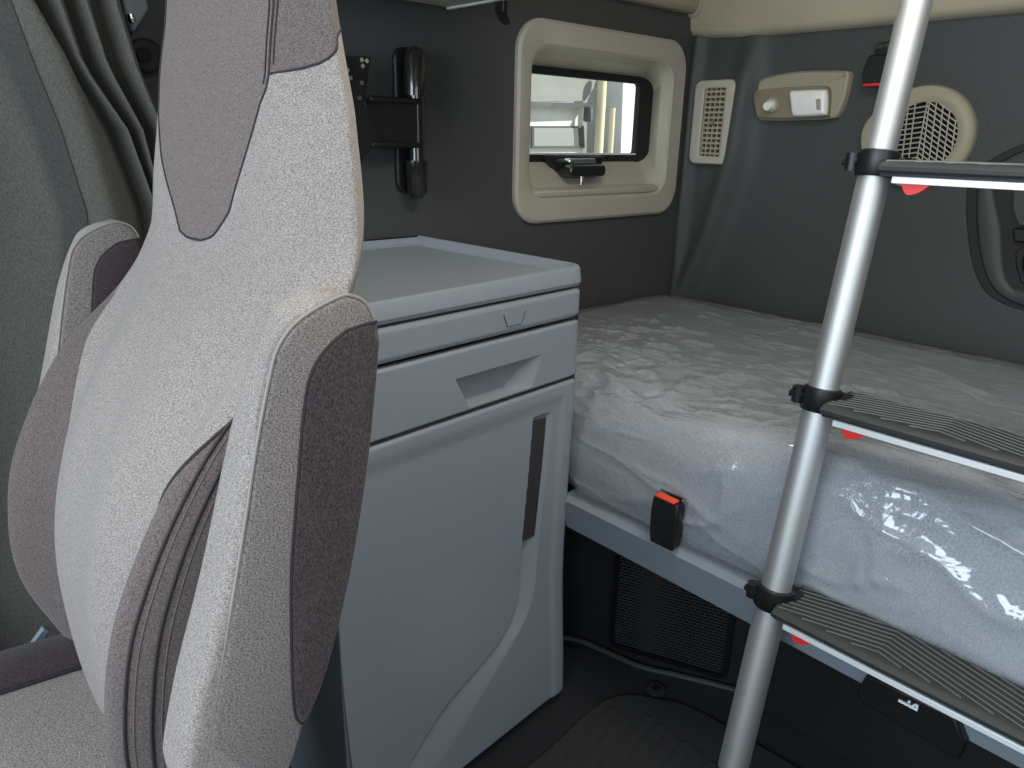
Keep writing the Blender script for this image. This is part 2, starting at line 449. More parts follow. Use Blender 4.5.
# round speaker
sp = thing('speaker_grille', (.66, -.01, 1.29), 'round beige speaker cover with black mesh on the rear wall', 'speaker')
scx, scz, sr = .672, 1.272, .118
CI = [(scx+sr*math.cos(a), scz+sr*math.sin(a)) for a in [PI*.95-2*PI*.86*k/52 for k in range(53)]]
tail = [(scx-.118, scz-.055), (scx-.135, scz-.03), (scx-.141, scz+.0), (scx-.137, scz+.03), (scx-.120, scz+.055)]
SO = CI[2:]+smooth_poly(tail, 4)
b = B()
inner = []
icx, icz, ir = .677, 1.273, .079
for p in SO:
    a = math.atan2(p[1]-icz, p[0]-icx); inner.append((icx+ir*math.cos(a), icz+ir*math.sin(a)))
mid = [(.35*p[0]+.65*q[0], .35*p[1]+.65*q[1]) for p, q in zip(SO, inner)]
loft(b, [[(p[0], y, p[1]) for p in r] for r, y in ((SO, -.0), (SO, -.018), (shrink(SO, .97, (icx, icz)), -.026), (mid, -.032), (inner, -.026), (inner, -.012))], True, (False, False))
obj('speaker_rim', b, 'console', sp, auto=50)
b = B(); cyl(b, (icx, -.014, icz), (icx, -.010, icz), ir+.004, 48); obj('speaker_cavity', b, 'gap', sp)
b = B()
def clip_seg(p, q):
    """part of a segment inside the grille circle"""
    d = (q[0]-p[0], q[1]-p[1]); f = (p[0]-icx, p[1]-icz)
    A = d[0]**2+d[1]**2; Bq = 2*(f[0]*d[0]+f[1]*d[1]); C = f[0]**2+f[1]**2-ir**2
    D = Bq*Bq-4*A*C
    if D <= 0: return None
    t0, t1 = max(0, (-Bq-D**.5)/(2*A)), min(1, (-Bq+D**.5)/(2*A))
    if t1 <= t0: return None
    return [(p[0]+d[0]*t, p[1]+d[1]*t) for t in (t0, t1)]
segs = []
for i in range(-12, 22):
    z = icz+.0115*i
    segs.append(((icx, z), (icx+.1, z-.065))); segs.append(((icx, z), (icx-.1, z-.016)))
for i in range(-6, 7):
    x = icx+.0155*i
    segs.append(((x, icz-.1), (x+(.0 if i == 0 else -.012), icz+.1)))
for p, q in segs:
    c = clip_seg(p, q)
    if c: tube(b, [(c[0][0], -.027, c[0][1]), (c[1][0], -.027, c[1][1])], .0016, 5)
obj('speaker_mesh', b, 'bezel', sp)

# access hatch with a recessed grip
ht = thing('wall_hatch', (1.1, -.01, 1.05), 'charcoal padded hatch with recessed grip on rear wall behind the ladder', 'hatch')
HO = smooth_poly([(1.6,1.29),(1.1,1.285),(.93,1.275),(.852,1.244),(.803,1.20),(.793,1.1575),(.811,1.067),(.8436,.977),(.886,.924),(.96,.901),(1.1,.893),(1.6,.89)], 6)
HI = shrink(HO, .955, (1.3, 1.09)); 
b = B(); loft(b, [[(p[0], y, p[1]) for p in r] for r, y in ((HO, .0), (HO, -.007), (HI, -.007), (HI, .0))], True, (False, False))
obj('hatch_groove', b, 'black_soft', ht, bevel=.002)  # black ring drawn in for the dark of the groove round the hatch
HP = shrink(HO, .950, (1.3, 1.09)); HR = smooth_poly([(1.5,1.235),(1.1,1.232),(.96,1.225),(.885,1.20),(.852,1.175),(.8486,1.161),(.882,1.074),(.902,.9965),(.925,.9535),(.96,.944),(1.1,.938),(1.5,.936)], 6)
b = B(); loft(b, [[(p[0], y, p[1]) for p in r] for r, y in ((HP, .0), (HP, -.012), (shrink(HP, .985, (1.3, 1.08)), -.017), (shrink(HR, 1.012, (1.2, 1.08)), -.017), (HR, -.013), (HR, -.004))], True, (False, False))
obj('hatch_panel', b, 'wall', ht, auto=60)
b = B(); prism(b, HR, 'y', -.006, -.001); obj('grip_recess', b, 'black_soft', ht, smooth=False)
b = B(); prism(b, [(.885,1.185),(.895,1.12),(.915,1.087),(1.5,1.085),(1.5,1.22),(.94,1.215)], 'y', -.004, -.016); obj('grip_lid', b, 'wall', ht, bevel=.004)
b = B(); prism(b, [(.905,1.083),(1.5,1.081),(1.5,1.050),(.914,1.052)], 'y', -.004, -.022); obj('grip_bar', b, 'black', ht, bevel=.004)
b = B(); prism(b, [(.934,1.048),(1.5,1.046),(1.5,.950),(.97,.952),(.942,.963),(.925,1.0),(.918,1.03)], 'y', -.003, -.010); obj('grip_pocket', b, 'black_soft', ht, bevel=.004)
b = B(); prism(b, [(.948,1.045),(.99,1.06),(1.2,1.06),(1.2,.985),(.945,.99),(.94,1.02)], 'y', -.008, -.034); obj('hatch_catch', b, 'black', ht, bevel=.006)

# ---------------------------------------------------------------- fittings on the passenger wall
tb = thing('screen_bracket', (.02, -1.04, 1.27), 'black swing-arm screen bracket on the side wall behind the seat', 'bracket')
b = B(); prism(b, rrect(-1.066, 1.13, -1.004, 1.425, .025, 6), 'x', .0, .012); obj('wall_plate', b, 'black', tb, bevel=.004)
b = B()
py = -1.032
tube(b, [(.035, py, 1.122), (.035, py, 1.135), (.035, py, 1.20)], [.011, .022, .024], 24)
obj('lower_post', b, 'gloss', tb)
b = B(); tube(b, [(.035, py, 1.33), (.035, py, 1.40), (.035, py, 1.418), (.035, py, 1.425)], [.024, .023, .018, .007], 24); obj('upper_post', b, 'gloss', tb)
b = B(); cyl(b, (.037, py, 1.19), (.037, py, 1.34), .017, 20); obj('pivot_rod', b, 'gloss', tb)
b = B()
for z in (1.318, 1.232):
    tube(b, [(.05, py+.004, z), (.058, -1.11, z), (.062, -1.16, z)], .0065, 8)
box(b, (.045, -1.165, 1.232), (.052, -1.03, 1.318))
obj('swing_arm', b, 'black', tb, bevel=.002)
b = B()
prism(b, [(-1.2569,1.3906), (-1.1541,1.3936), (-1.1719,1.3019), (-1.1401,1.2408), (-1.1932,1.1908), (-1.2748,1.1182)], 'x', .056, .062)
pl = obj('mounting_plate', b, 'black', tb, smooth=False)
for q in [(-1.1757,1.3865), (-1.1646,1.3856), (-1.174,1.376), (-1.1777,1.3453), (-1.1835,1.3179), (-1.2071,1.3665), (-1.2014,1.3528)]:
    b = B(); cyl(b, (.061, q[0], q[1]), (.0655, q[0], q[1]), .0042, 10); obj('plate_screw', b, 'chrome', pl)

# overhead locker corner and its little hook
ol = thing('overhead_locker', (.4, -1.25, 1.5), 'pale grey underside of the overhead locker above the seat', 'locker')
b = B(); box(b, (.06, -1.50, 1.502), (.42, -.965, 1.80)); box(b, (-.002, -1.49, 1.62), (.065, -.975, 1.80)); obj('locker_body', b, 'bezel', ol, bevel=.006)
b = B(); box(b, (.058, -.966, 1.499), (.42, -.957, 1.512)); obj('locker_edge', b, 'alu_edge', ol, smooth=False)
b = B(); box(b, (.20, -.957, 1.478), (.225, -.945, 1.53)); prism(b, [(.205, 1.478), (.222, 1.478), (.235, 1.462), (.228, 1.456), (.21, 1.466)], 'y', -.957, -.945)
tag(obj('coat_hook', b, 'black', None, bevel=.002, origin=(.21, -.95, 1.48)), 'small black hook under the edge of the overhead locker', 'hook')

# belt guide and cover cap high by the curtain
bg = thing('belt_guide', (.01, -1.56, 1.43), 'grey plastic belt guide with bright clip beside the curtain top', 'belt guide')
b = B(); prism(b, [(-1.5822,1.4621), (-1.549,1.4664), (-1.5411,1.4383), (-1.5569,1.416), (-1.5714,1.3984), (-1.5781,1.4152)], 'x', .0, .022); obj('guide_body', b, 'rail', bg, bevel=.004)
b = B(); tube(b, [(.026, *q) for q in [(-1.5748,1.4252), (-1.5735,1.4181), (-1.5712,1.4125)]], [.006, .008, .005], 10); obj('guide_clip', b, 'chrome', bg)
(cy_, cz_), = [(-1.5525,1.367)]
cpx = thing('cover_cap', (.0, cy_, cz_), 'round black screw cap on the side wall beside the curtain', 'cap')
b = B(); tube(b, [(-.004, cy_, cz_), (.012, cy_, cz_), (.016, cy_, cz_)], [.027, .027, .023], 28); obj('cap_body', b, 'black_soft', cpx)
b = B(); tube(b, [(.014, cy_-.006, cz_), (.022, cy_-.006, cz_)], [.012, .011], 16); obj('cap_centre', b, 'gloss', cpx)

# ---------------------------------------------------------------- curtain over the passenger door
cu = thing('curtain', (.09, -1.85, .32), 'dark grey-green curtain gathered in folds beside the seat', 'curtain')
# fold lines from front to rear, each a list of (y at given heights); ridge or valley depth in x
ZL = [.25, .5, .75, 1.0, 1.12, 1.25, 1.34, 1.43, 1.56, 1.75]
L_ = [
 ([-2.62]*10, .02), ([-2.50]*10, .05), ([-2.40]*10, .015),
 ([-2.30,-2.30,-2.29,-2.28,-2.27,-2.27,-2.27,-2.27,-2.27,-2.27], .05),
 ([-2.18,-2.18,-2.16,-2.12,-2.10,-2.08,-2.07,-2.06,-2.06,-2.06], .015),
 ([-2.04,-2.03,-2.0,-1.96,-1.94,-1.92,-1.92,-1.92,-1.92,-1.92], .045),
 ([-1.93,-1.91,-1.88,-1.84,-1.82,-1.815,-1.815,-1.815,-1.82,-1.82], .02),
 ([-1.86,-1.83,-1.79,-1.745,-1.725,-1.735,-1.745,-1.765,-1.78,-1.79], .050),
 ([-1.82,-1.79,-1.75,-1.712,-1.694,-1.712,-1.733,-1.75,-1.77,-1.78], .058),
 ([-1.77,-1.74,-1.70,-1.665,-1.655,-1.672,-1.69,-1.727,-1.745,-1.76], .075),
 ([-1.69,-1.67,-1.64,-1.612,-1.600,-1.632,-1.68,-1.712,-1.735,-1.75], .020),
 ([-1.665,-1.65,-1.63,-1.604,-1.592,-1.622,-1.672,-1.69,-1.71,-1.725], .075),
 ([-1.645,-1.63,-1.615,-1.597,-1.588,-1.612,-1.655,-1.672,-1.69,-1.70], .025),
 ([-1.63,-1.615,-1.60,-1.588,-1.582,-1.60,-1.638,-1.655,-1.67,-1.68], .075),
 ([-1.61,-1.60,-1.59,-1.578,-1.575,-1.588,-1.625,-1.638,-1.65,-1.655], .028),
 ([-1.59,-1.58,-1.57,-1.562,-1.56,-1.570,-1.598,-1.615,-1.625,-1.63], .075),
 ([-1.575,-1.565,-1.56,-1.556,-1.553,-1.562,-1.583,-1.598,-1.605,-1.61], .035)]
nzc = 60
def curtain_rows(idx, n_per, lift=0.):
    rows = []
    for j in range(nzc+1):
        z = .25+1.5*j/nzc
        pts = [(itp(z, ZL, L_[i][0]), L_[i][1]) for i in idx]
        pts = smooth_poly(pts, n_per)
        rows.append([(p[1]+.03+lift+.006*noise.noise(Vector((p[0]*5, z*3, 1.))), p[0], z) for p in pts])
    return rows
def sheet(bm, rows, t):
    a = loft(bm, rows, closed=False); c = loft(bm, [[(p[0]-t, p[1], p[2]) for p in r] for r in rows], closed=False)
    m, n = len(a)-1, len(a[0])-1
    for j in range(m):
        bm.faces.new((a[j][0], a[j+1][0], c[j+1][0], c[j][0])); bm.faces.new((a[j][n], c[j][n], c[j+1][n], a[j+1][n]))
    for i in range(n):
        bm.faces.new((a[0][i], c[0][i], c[0][i+1], a[0][i+1])); bm.faces.new((a[m][i], a[m][i+1], c[m][i+1], c[m][i]))
b = B(); sheet(b, curtain_rows(range(len(L_)), 5), .003); obj('curtain_cloth', b, 'curtain', cu, auto=80)
# stitched border band lying on the cloth
b = B(); rows = []
for j in range(nzc+1):
    z = .25+1.5*j/nzc
    y1 = itp(z, ZL, L_[8][0]); y0 = y1-.036
    rows.append([(.03+.0575-.009*abs(k-6)/6+.003+.006*noise.noise(Vector(((y0+(y1-y0)*k/6)*5, z*3, 1.))), y0+(y1-y0)*k/6, z) for k in range(7)])
sheet(b, rows, .004); obj('hem_band', b, 'curtain_band', cu, auto=80)

# ================================================================ seat
seat = thing('passenger_seat', (.58, -1.95, 0), 'grey and dark brown cloth passenger seat with folded-up armrests', 'seat')
XC, SH = .58, .075
ZC = [.46,.58,.70,.80,.90,1.00,1.067,1.10,1.139,1.20,1.26,1.32,1.375,1.50]
YC = [-1.835,-1.862,-1.872,-1.868,-1.842,-1.787,-1.735,-1.711,-1.693,-1.686,-1.678,-1.672,-1.664,-1.65]
ZB = [.46,.60,.69,.775,.866,.985,1.083,1.15,1.25,1.5]
YB = [-1.82,-1.873,-1.901,-1.900,-1.877,-1.808,-1.71,-1.682,-1.668,-1.636]
ZW = [.46,1.0,1.15,1.27,1.36,1.45,1.52,1.56]
WW = [1.,1.,.9,.8,.70,.62,.54,.42]
ZK = [.46,.7,.9,1.0,1.155,1.26,1.34,1.5]
YK = [-1.78,-1.755,-1.712,-1.668,-1.612,-1.602,-1.602,-1.60]
def sect(z):
    w = itp(z, ZW, WW)
    yc, yb, yk = sitp(z, ZC, YC), sitp(z, ZB, YB), sitp(z, ZK, YK)
    g = max(0, min(1, (z-1.0)/.15))             # bolsters fade out towards the head
    g = g*g*(3-2*g)
    ys = yc+.018*(1-g)+.004*g                    # panel seam
    ye = yc-.003*(1-g)
    yb = yb*(1-g)+(yc+.022)*g
    yr = yk-.03-.01*(1-g); yo = yb+.5*(yr-yb)
    P = [(-.10, yk+.035), (-.20, yk-.005), (-.240, yr), (-.25, yo), (-.222, yb), (-.165, ys), (-.085, ye), (0, yc),
         (.085, ye), (.165, ys), (.222, yb), (.25, yo), (.240, yr), (.20, yk-.005), (.10, yk+.035)]
    return [(XC+p[0]*w, p[1]+SH*g*p[0]*w) for p in P]
CENT = 7.
SECT = {}
def S(t, z):
    key = round(z, 5)
    if key not in SECT: SECT[key] = sect(z)
    P = SECT[key]; n = len(P)
    i = max(0, min(n-2, int(math.floor(t)))); f = t-i
    q = [P[max(0, min(n-1, i+k-1))] for k in range(4)]
    c = [.5*(2*q[1][a]+(q[2][a]-q[0][a])*f+(2*q[0][a]-5*q[1][a]+4*q[2][a]-q[3][a])*f*f+(3*q[1][a]-q[0][a]-3*q[2][a]+q[3][a])*f**3) for a in (0, 1)]
    return Vector((c[0], c[1], z))
ZT = 1.56
NZ = 260
ZZ = [.46+(ZT-.46)*k/NZ for k in range(NZ+1)]
def t_of(lat, z):                      # lateral offset -> section parameter on the front panel
    return CENT+lat/(.0825*itp(z, ZW, WW))
# outline of the dark head panel, as lateral offsets by height
UZ = [1.136,1.140,1.150,1.171,1.2216,1.269,1.31,1.36,1.56]
UL = [-.045,-.060,-.068,-.082,-.115,-.133,-.128,-.112,-.09]
VZ = [1.136,1.1394,1.1461,1.1724,1.2121,1.2531,1.2757,1.290,1.304,1.36,1.56]
UR = [-.005,.008,.022,.053,.075,.096,.107,.118,.122,.122,.10]
U0, ULM = 1.1362, -.025
def bp(z):
    """section parameters where one cloth meets the next at height z"""
    n = 14.
    if z >= U0: ul, ur = t_of(itp(z, UZ, UL), z), t_of(itp(z, VZ, UR), z)
    else: ul = ur = t_of(ULM, z)
    tf = itp(z, [.46, .90, 1.05, 1.2, 1.56], [5., 5., 4.3, 1.2, 1.0])      # far bolster | panel
    tn = itp(z, [.46, .93, 1.04, 1.12, 1.2, 1.56], [9.05, 9.5, 10.6, 11.6, 12.9, 13.0])  # panel | near bolster
    if z > 1.302: tp = itp(z, [1.300, 1.312, 1.345], [0, .35, 1])
    else: tp = 0
    tpn = ur+(tn-ur)*tp
    qf = 0 if z < 1.302 else itp(z, [1.300, 1.312, 1.345], [0, .35, 1])
    tpf = ul-(ul-tf)*qf
    return tf, tpf, ul, ur, tpn, tn
def patch(bm, fa, fb, n, z0, z1, off=0.):
    rows = []
    for z in ZZ:
        if z < z0-1e-6 or z > z1+1e-6: continue
        a, c = fa(z), fb(z)
        rows.append([S(a+(c-a)*i/n, z) for i in range(n+1)])
    loft(bm, rows, closed=False)
def solid(name, bm, mat, parent, t=.004):
    bmesh.ops.remove_doubles(bm, verts=bm.verts, dist=1e-6)
    bmesh.ops.dissolve_degenerate(bm, edges=bm.edges, dist=1e-6)
    o = obj(name, bm, mat, parent, auto=75)
    return o
b = B(); patch(b, lambda z: bp(z)[0], lambda z: bp(z)[1], 26, .46, ZT); patch(b, lambda z: bp(z)[4], lambda z: bp(z)[5], 30, .46, ZT)
solid('back_panel', b, 'seat_light', seat)
# the halves join under the head panel: one continuous strip between them up to the tip
b = B(); patch(b, lambda z: bp(z)[2], lambda z: bp(z)[3], 24, 1.13, ZT); solid('head_panel', b, 'seat_insert', seat)
b = B(); patch(b, lambda z: bp(z)[3], lambda z: bp(z)[4], 30, 1.295, ZT); solid('head_side', b, 'seat_side', seat)
b = B(); patch(b, lambda z: bp(z)[1], lambda z: bp(z)[2], 16, 1.295, ZT)
solid('head_side', b, 'seat_side', seat)
b = B(); patch(b, lambda z: 1.0, lambda z: bp(z)[0], 26, .46, 1.21); solid('bolster', b, 'seat_side', seat)
b = B(); patch(b, lambda z: bp(z)[5], lambda z: 13.0, 26, .46, 1.21); solid('bolster', b, 'seat_side', seat)
b = B()
rows = [[S(13.+1.*k/4, z) for k in range(5)]+[S(0+k/4, z) for k in range(5)] for z in ZZ]
loft(b, rows, closed=False)
top = [S(14.*k/40, ZT) for k in range(41)]
c0 = sum(top, Vector())/41+Vector((0, 0, .02)); tv = [b.verts.new(p) for p in top]; cv = b.verts.new(c0)
for k in range(40): b.faces.new((tv[k], tv[k+1], cv))
b.faces.new((tv[40], tv[0], cv))
solid('back_shell', b, 'seat_shell', seat)
# piping and double stitching that follow the cloth joints
def seam(name, f, z0, z1, r, mat, off=.001):
    b = B(); pts = []
    for z in ZZ:
        if z0 <= z <= z1:
            t = f(z); p = S(t, z); q = S(t+.05, z)-S(t-.05, z); nrm = Vector((q.y, -q.x, 0)).normalized()
            pts.append(p+nrm*off)
    if len(pts) > 2: tube(b, pts, r, 6); obj(name, b, mat, seat)
b = B(); pts = [S(bp(z)[2], z) for z in ZZ[::-1] if z > 1.1375]+[S(t_of(x_, 1.1362), 1.1362) for x_ in (-.042, -.03, -.018, -.008)]+[S(bp(z)[3], z) for z in ZZ if z > 1.1375]
tube(b, pts, .0014, 6); obj('seam', b, 'thread_dark', seat)
seam('seam', lambda z: bp(z)[3]-.10, 1.29, ZT, .0009, 'thread_dark', .0003)
seam('seam', lambda z: bp(z)[3]+.10, 1.31, ZT, .0009, 'thread_dark', .0003)
seam('seam', lambda z: bp(z)[4], 1.300, 1.345, .0014, 'thread_dark', 0)
seam('seam', lambda z: bp(z)[5], .46, 1.1, .0016, 'thread_dark', 0)
seam('stitching', lambda z: 10.34, .46, 1.05, .0018, 'thread_dark', .0)
seam('stitching', lambda z: 10.44, .46, 1.05, .0006, 'stitch', .0002)
seam('stitching', lambda z: 10.62, .46, 1.05, .0018, 'thread_dark', .0)
seam('stitching', lambda z: 10.72, .46, 1.05, .0006, 'stitch', .0002)

# folded-up armrests
FR = smooth_poly([(-1.6567,1.1269), (-1.6719,1.1345), (-1.6952,1.1362), (-1.7261,1.1347), (-1.7518,1.1259), (-1.7653,1.1097), (-1.7818,1.0767), (-1.7988,1.0314), (-1.8307,0.9292), (-1.8592,0.8492), (-1.8751,0.7944), (-1.8783,0.775), (-1.8757,0.7579)], 3)
BKP = smooth_poly([(-1.785,0.7297), (-1.7742,0.7628), (-1.7509,0.8174), (-1.7256,0.8952), (-1.7061,0.9817), (-1.6947,1.0488), (-1.6876,1.1094), (-1.6886,1.1301)], 3)
BKL = [(-1.800,.731),(-1.789,.753),(-1.777,.783),(-1.7555,.826),(-1.7305,.9026),(-1.711,.987),(-1.700,1.053),(-1.694,1.098),(-1.6955,1.120),(-1.703,1.132)]
FR = [p for p in FR if p[0] < -1.728]
ARM = FR+[(-1.862, .742), (-1.845, .734), (-1.82, .730)]+smooth_poly(BKL, 3)+[(-1.715, 1.137)]
PIP = smooth_poly([(-1.6955,1.116),(-1.701,1.128),(-1.711,1.135)]+[(-1.724, 1.1365)]+[(-1.7555,1.1246), (-1.7736,1.1076), (-1.7831,1.0835), (-1.7972,1.0334), (-1.8117,0.9738), (-1.8337,0.8889), (-1.8613,0.7853)], 4)
DRK = smooth_poly([(-1.6934,1.1211), (-1.7146,1.114), (-1.7387,1.0995), (-1.7529,1.0807), (-1.7607,1.0498), (-1.7665,1.0136), (-1.7744,0.9633), (-1.78,0.9217), (-1.7841,0.8684), (-1.7868,0.8114), (-1.785,0.7881), (-1.7768,0.7779)], 4)
DBK = [(p[0]+.0012, p[1]) for p in smooth_poly(BKL[2:8], 3)]
DRK = [(-1.6945, 1.114), (-1.705, 1.1135)]+[p for p in DRK if p[0] < -1.716]
DRK = DRK[:-2]
def seg_dist(p, a, c):
    dx, dy = c[0]-a[0], c[1]-a[1]; L2 = dx*dx+dy*dy or 1e-12
    t = max(0, min(1, ((p[0]-a[0])*dx+(p[1]-a[1])*dy)/L2))
    return math.hypot(p[0]-a[0]-dx*t, p[1]-a[1]-dy*t)
def inside(p, poly):
    r = False; n = len(poly)
    for i in range(n):
        a, c = poly[i], poly[(i+1) % n]
        if (a[1] > p[1]) != (c[1] > p[1]) and p[0] < (c[0]-a[0])*(p[1]-a[1])/(c[1]-a[1])+a[0]: r = not r
    return r
def inset(poly, d):
    """offset a polygon inwards by d; points that would fold over slide onto their valid neighbours"""
    n = len(poly)
    if d == 0: return list(poly)
    A = sum(poly[i][0]*poly[(i+1) % n][1]-poly[(i+1) % n][0]*poly[i][1] for i in range(n))
    s = 1 if A > 0 else -1; out = []; ok = []
    for i in range(n):
        p, q = Vector(poly[(i-1) % n]), Vector(poly[(i+1) % n]); t = (q-p).normalized()
        o = (poly[i][0]-s*t.y*d, poly[i][1]+s*t.x*d)
        out.append(o); ok.append(inside(o, poly) and min(seg_dist(o, poly[k], poly[(k+1) % n]) for k in range(n)) > d*.93)
    if not any(ok): return out
    res = []
    for i in range(n):
        if ok[i]: res.append(out[i]); continue
        a = next(k for k in range(1, n+1) if ok[(i-k) % n]); c = next(k for k in range(1, n+1) if ok[(i+k) % n])
        P, Q = out[(i-a) % n], out[(i+c) % n]; f = a/(a+c)
        res.append((P[0]+(Q[0]-P[0])*f, P[1]+(Q[1]-P[1])*f))
    return res
def armrest(name, cx):
    hw = .0315
    b = B(); rings = []
    for k in range(-6, 7):
        a = k/6*PI/2; rings.append(None)
    prof = [(-hw, .022), (-hw+.002, .013), (-hw+.007, .006), (-hw+.014, .0015), (-hw+.022, 0), (hw-.012, .0), (hw-.006, .001), (hw-.002, .004), (hw-.0005, .008), (hw, .014)]
    loft(b, [[(cx+x, p[0], p[1]) for p in inset(ARM, d)] for x, d in prof], True)
    am = obj(name, b, 'seat_light', seat, auto=70)
    for s in (-1, 1):
        b = B(); poly = PIP+[(-1.845, .738), (-1.815, .734)]+[(p[0]+.0006, p[1]) for p in smooth_poly(BKL, 3)]
        if s < 0: poly = inset(poly, .022)
        loft(b, [[(cx+s*(hw+x), p[0], p[1]) for p in inset(poly, d)] for x, d in ((-.012, .001), (-.004, .0005), (0, .002), (.001, .005))], True)
        obj('side_pad', b, 'seat_mid', am, auto=70)
        b = B(); poly = inset(DRK+DBK, .02) if s < 0 else DRK+DBK
        loft(b, [[(cx+s*(hw+x), p[0], p[1]) for p in inset(poly, d)] for x, d in ((-.012, 0), (.001, 0), (.003, .0015), (.0036, .004))], True)
        obj('side_inset', b, 'seat_dark', am, auto=70)
        if s < 0: continue
        b = B(); tube(b, [(cx+s*(hw-.001), p[0], p[1]) for p in PIP], .0013, 6); obj('piping', b, 'thread', am)
        b = B(); tube(b, [(cx+s*(hw+.0015), p[0], p[1]) for p in DRK], .0012, 6); obj('piping', b, 'thread_dark', am)
armrest('armrest', .896)
armrest('armrest', .318)
b = B(); cyl(b, (.80, -1.80, .77), (.87, -1.80, .77), .022, 20); obj('armrest_hinge', b, 'seat_shell', seat)
b = B(); cyl(b, (.345, -1.80, .77), (.37, -1.80, .77), .022, 20); obj('armrest_hinge', b, 'seat_shell', seat)

# cushion with raised dark side bolsters
def cush_z(x, y):
    t = (y+1.80)/-.60                 # 0 at the back, 1 at the front edge
    z = .552+.058*t-.05*max(0, (t-.8)/.2)**2
    return z
b = B(); rows = []
for j in range(31):
    y = -1.74-.62*j/30
    rows.append([(XC-.165+.33*i/24, y, cush_z(0, y)+.010*math.cos((i/24-.5)*PI)) for i in range(25)])
a = loft(b, rows, closed=False)
loft(b, [[(p[0], p[1], .40) for p in r] for r in rows], closed=False)
obj('cushion_panel', b, 'seat_light', seat, auto=70)
for s, nm in ((-1, 'cushion_bolster'), (1, 'cushion_bolster')):
    b = B(); rings = []
    for j in range(25):
        y = -1.76-.61*j/24; z = cush_z(0, y); e = 1-.35*max(0, (j-19)/5)**2-.2*max(0, (3-j)/3)**2
        pr = [(.160, z-.004), (.172, z+.012*e), (.20, z+.024*e), (.235, z+.018*e), (.258, z-.012), (.262, z-.06), (.255, .42), (.160, .42)]
        rings.append([(XC+s*p[0], y, p[1]) for p in smooth_poly(pr, 3)])
    loft(b, rings, True); obj(nm, b, 'seat_dark', seat, auto=60)
b = B(); cyl_pts = [(XC-.163, -1.76-.6*j/20, cush_z(0, -1.76-.6*j/20)+.004) for j in range(21)]; tube(b, cyl_pts, .0025, 6); obj('seam', b, 'thread_dark', seat)
b = B(); box(b, (XC-.24, -2.34, .36), (XC+.24, -1.74, .425)); obj('cushion_pan', b, 'seat_shell', seat, bevel=.02, seg=3)
# suspension pedestal
b = B()
loft(b, [[(XC+p[0]*k, -2.02+p[1]*k, z) for p in rrect(-.2, -.24, .2, .22, .05, 5)] for z, k in ((.06, .94), (.12, .9), (.15, .96), (.18, .9), (.21, .96), (.24, .9), (.27, .96), (.30, .9), (.36, .95))], True)
obj('bellows', b, 'black_soft', seat, auto=30)
b = B(); box(b, (XC-.23, -2.30, 0), (XC+.23, -1.78, .065)); obj('seat_base', b, 'seat_shell', seat, bevel=.015)
# the belt webbing by the cushion
b = B()
prism(b, [(-1.9106,0.5309), (-1.8806,0.5638), (-1.8717,0.5561), (-1.8997,0.5218)], 'x', .285, .295)
obj('belt_stalk', b, 'rail', seat, bevel=.002)

# ================================================================ locker behind the seat
cab = thing('bedside_locker', (.24, -1.25, 0), 'tall grey plastic locker with drawer and door behind the seat', 'locker')
# plan outline of the locker front, from the bunk corner towards the seat
def cab_plan(out=0., r=.03):
    # corners (x, y): wall rear, front rear corner, front seat corner, wall seat corner
    c = [(.02-min(0, out+.012), -1.025+out*.9), (.443+out, -.935+out*.9), (.490+out, -1.44), (.497+out, -1.512-out*.5), (.02-min(0, out+.012), -1.512-out*.5)]
    a = Vector(c[0]); b_ = Vector(c[1]); d_ = Vector(c[2])
    u = (a-b_).normalized()*r; v = (d_-b_).normalized()*r
    arc = []
    for k in range(7):
        t = k/6; p = b_+u; q = b_; s_ = b_+v
        arc.append(tuple((1-t)**2*p+2*t*(1-t)*q+t*t*s_))
    return [c[0]]+arc+[c[2], c[3], c[4]]
def slab(bm, z0, z1, out0, out1=None, r=.03):
    out1 = out0 if out1 is None else out1
    loft(bm, [[(p[0], p[1], z0) for p in cab_plan(out0, r)], [(p[0], p[1], z1) for p in cab_plan(out1, r)]], True)
b = B(); slab(b, .03, .988, -.05); obj('locker_body', b, 'gap', cab, smooth=False)
# rimmed tray top
b = B()
lev = [(.983, .000), (.990, .003), (1.015, .0), (1.0195, -.003), (1.0195, -.009), (1.017, -.0115), (1.006, -.016), (1.001, -.022)]
loft(b, [[(p[0], p[1], z+(.019*(1-p[0]/.45) if z > 1.0 else 0)) for p in cab_plan(o, .035)] for z, o in lev], True)
obj('tray_top', b, 'cab', cab, auto=28)
# front panels: follow the front of the plan only
def plan_pt(s, out, z=0):
    """point at distance s from the bunk-side corner along the front (negative: round on the bunk side)"""
    pl_ = [Vector(p) for p in cab_plan(out)]
    path = pl_[4:8]+[pl_[8], pl_[9]]; path0 = pl_[:5][::-1]
    if s >= 0:
        d = s; P = path
    else: d = -s; P = path0
    for i in range(len(P)-1):
        L = (P[i+1]-P[i]).length
        if d <= L or i == len(P)-2:
            q = P[i]+(P[i+1]-P[i])*(d/L); return (q.x, q.y, z)
        d -= L
def front_piece(name, z0, z1, depth_fn=None, mat='cab', s0=-.06, s1=.575, ns=150, nz=30, bow=0., zr=.005):
    b = B(); rows = []
    for j in range(nz+1):
        z = z0+(z1-z0)*j/nz
        ed = min(z-z0, z1-z); rd = -zr*(1-min(1, ed/zr))**2
        row = []
        for i in range(ns+1):
            s = s0+(s1-s0)*i/ns
            o = rd+(depth_fn(s, z) if depth_fn else 0)
            row.append(plan_pt(s, o, z))
        rows.append(row)
    loft(b, rows, closed=False)
    # return edges into the body
    for r_, z in ((0, z0), (nz, z1)):
        loft(b, [rows[r_], [plan_pt(s0+(s1-s0)*i/ns, -.018, z) for i in range(ns+1)]], closed=False)
    return obj(name, b, mat, cab, auto=50)
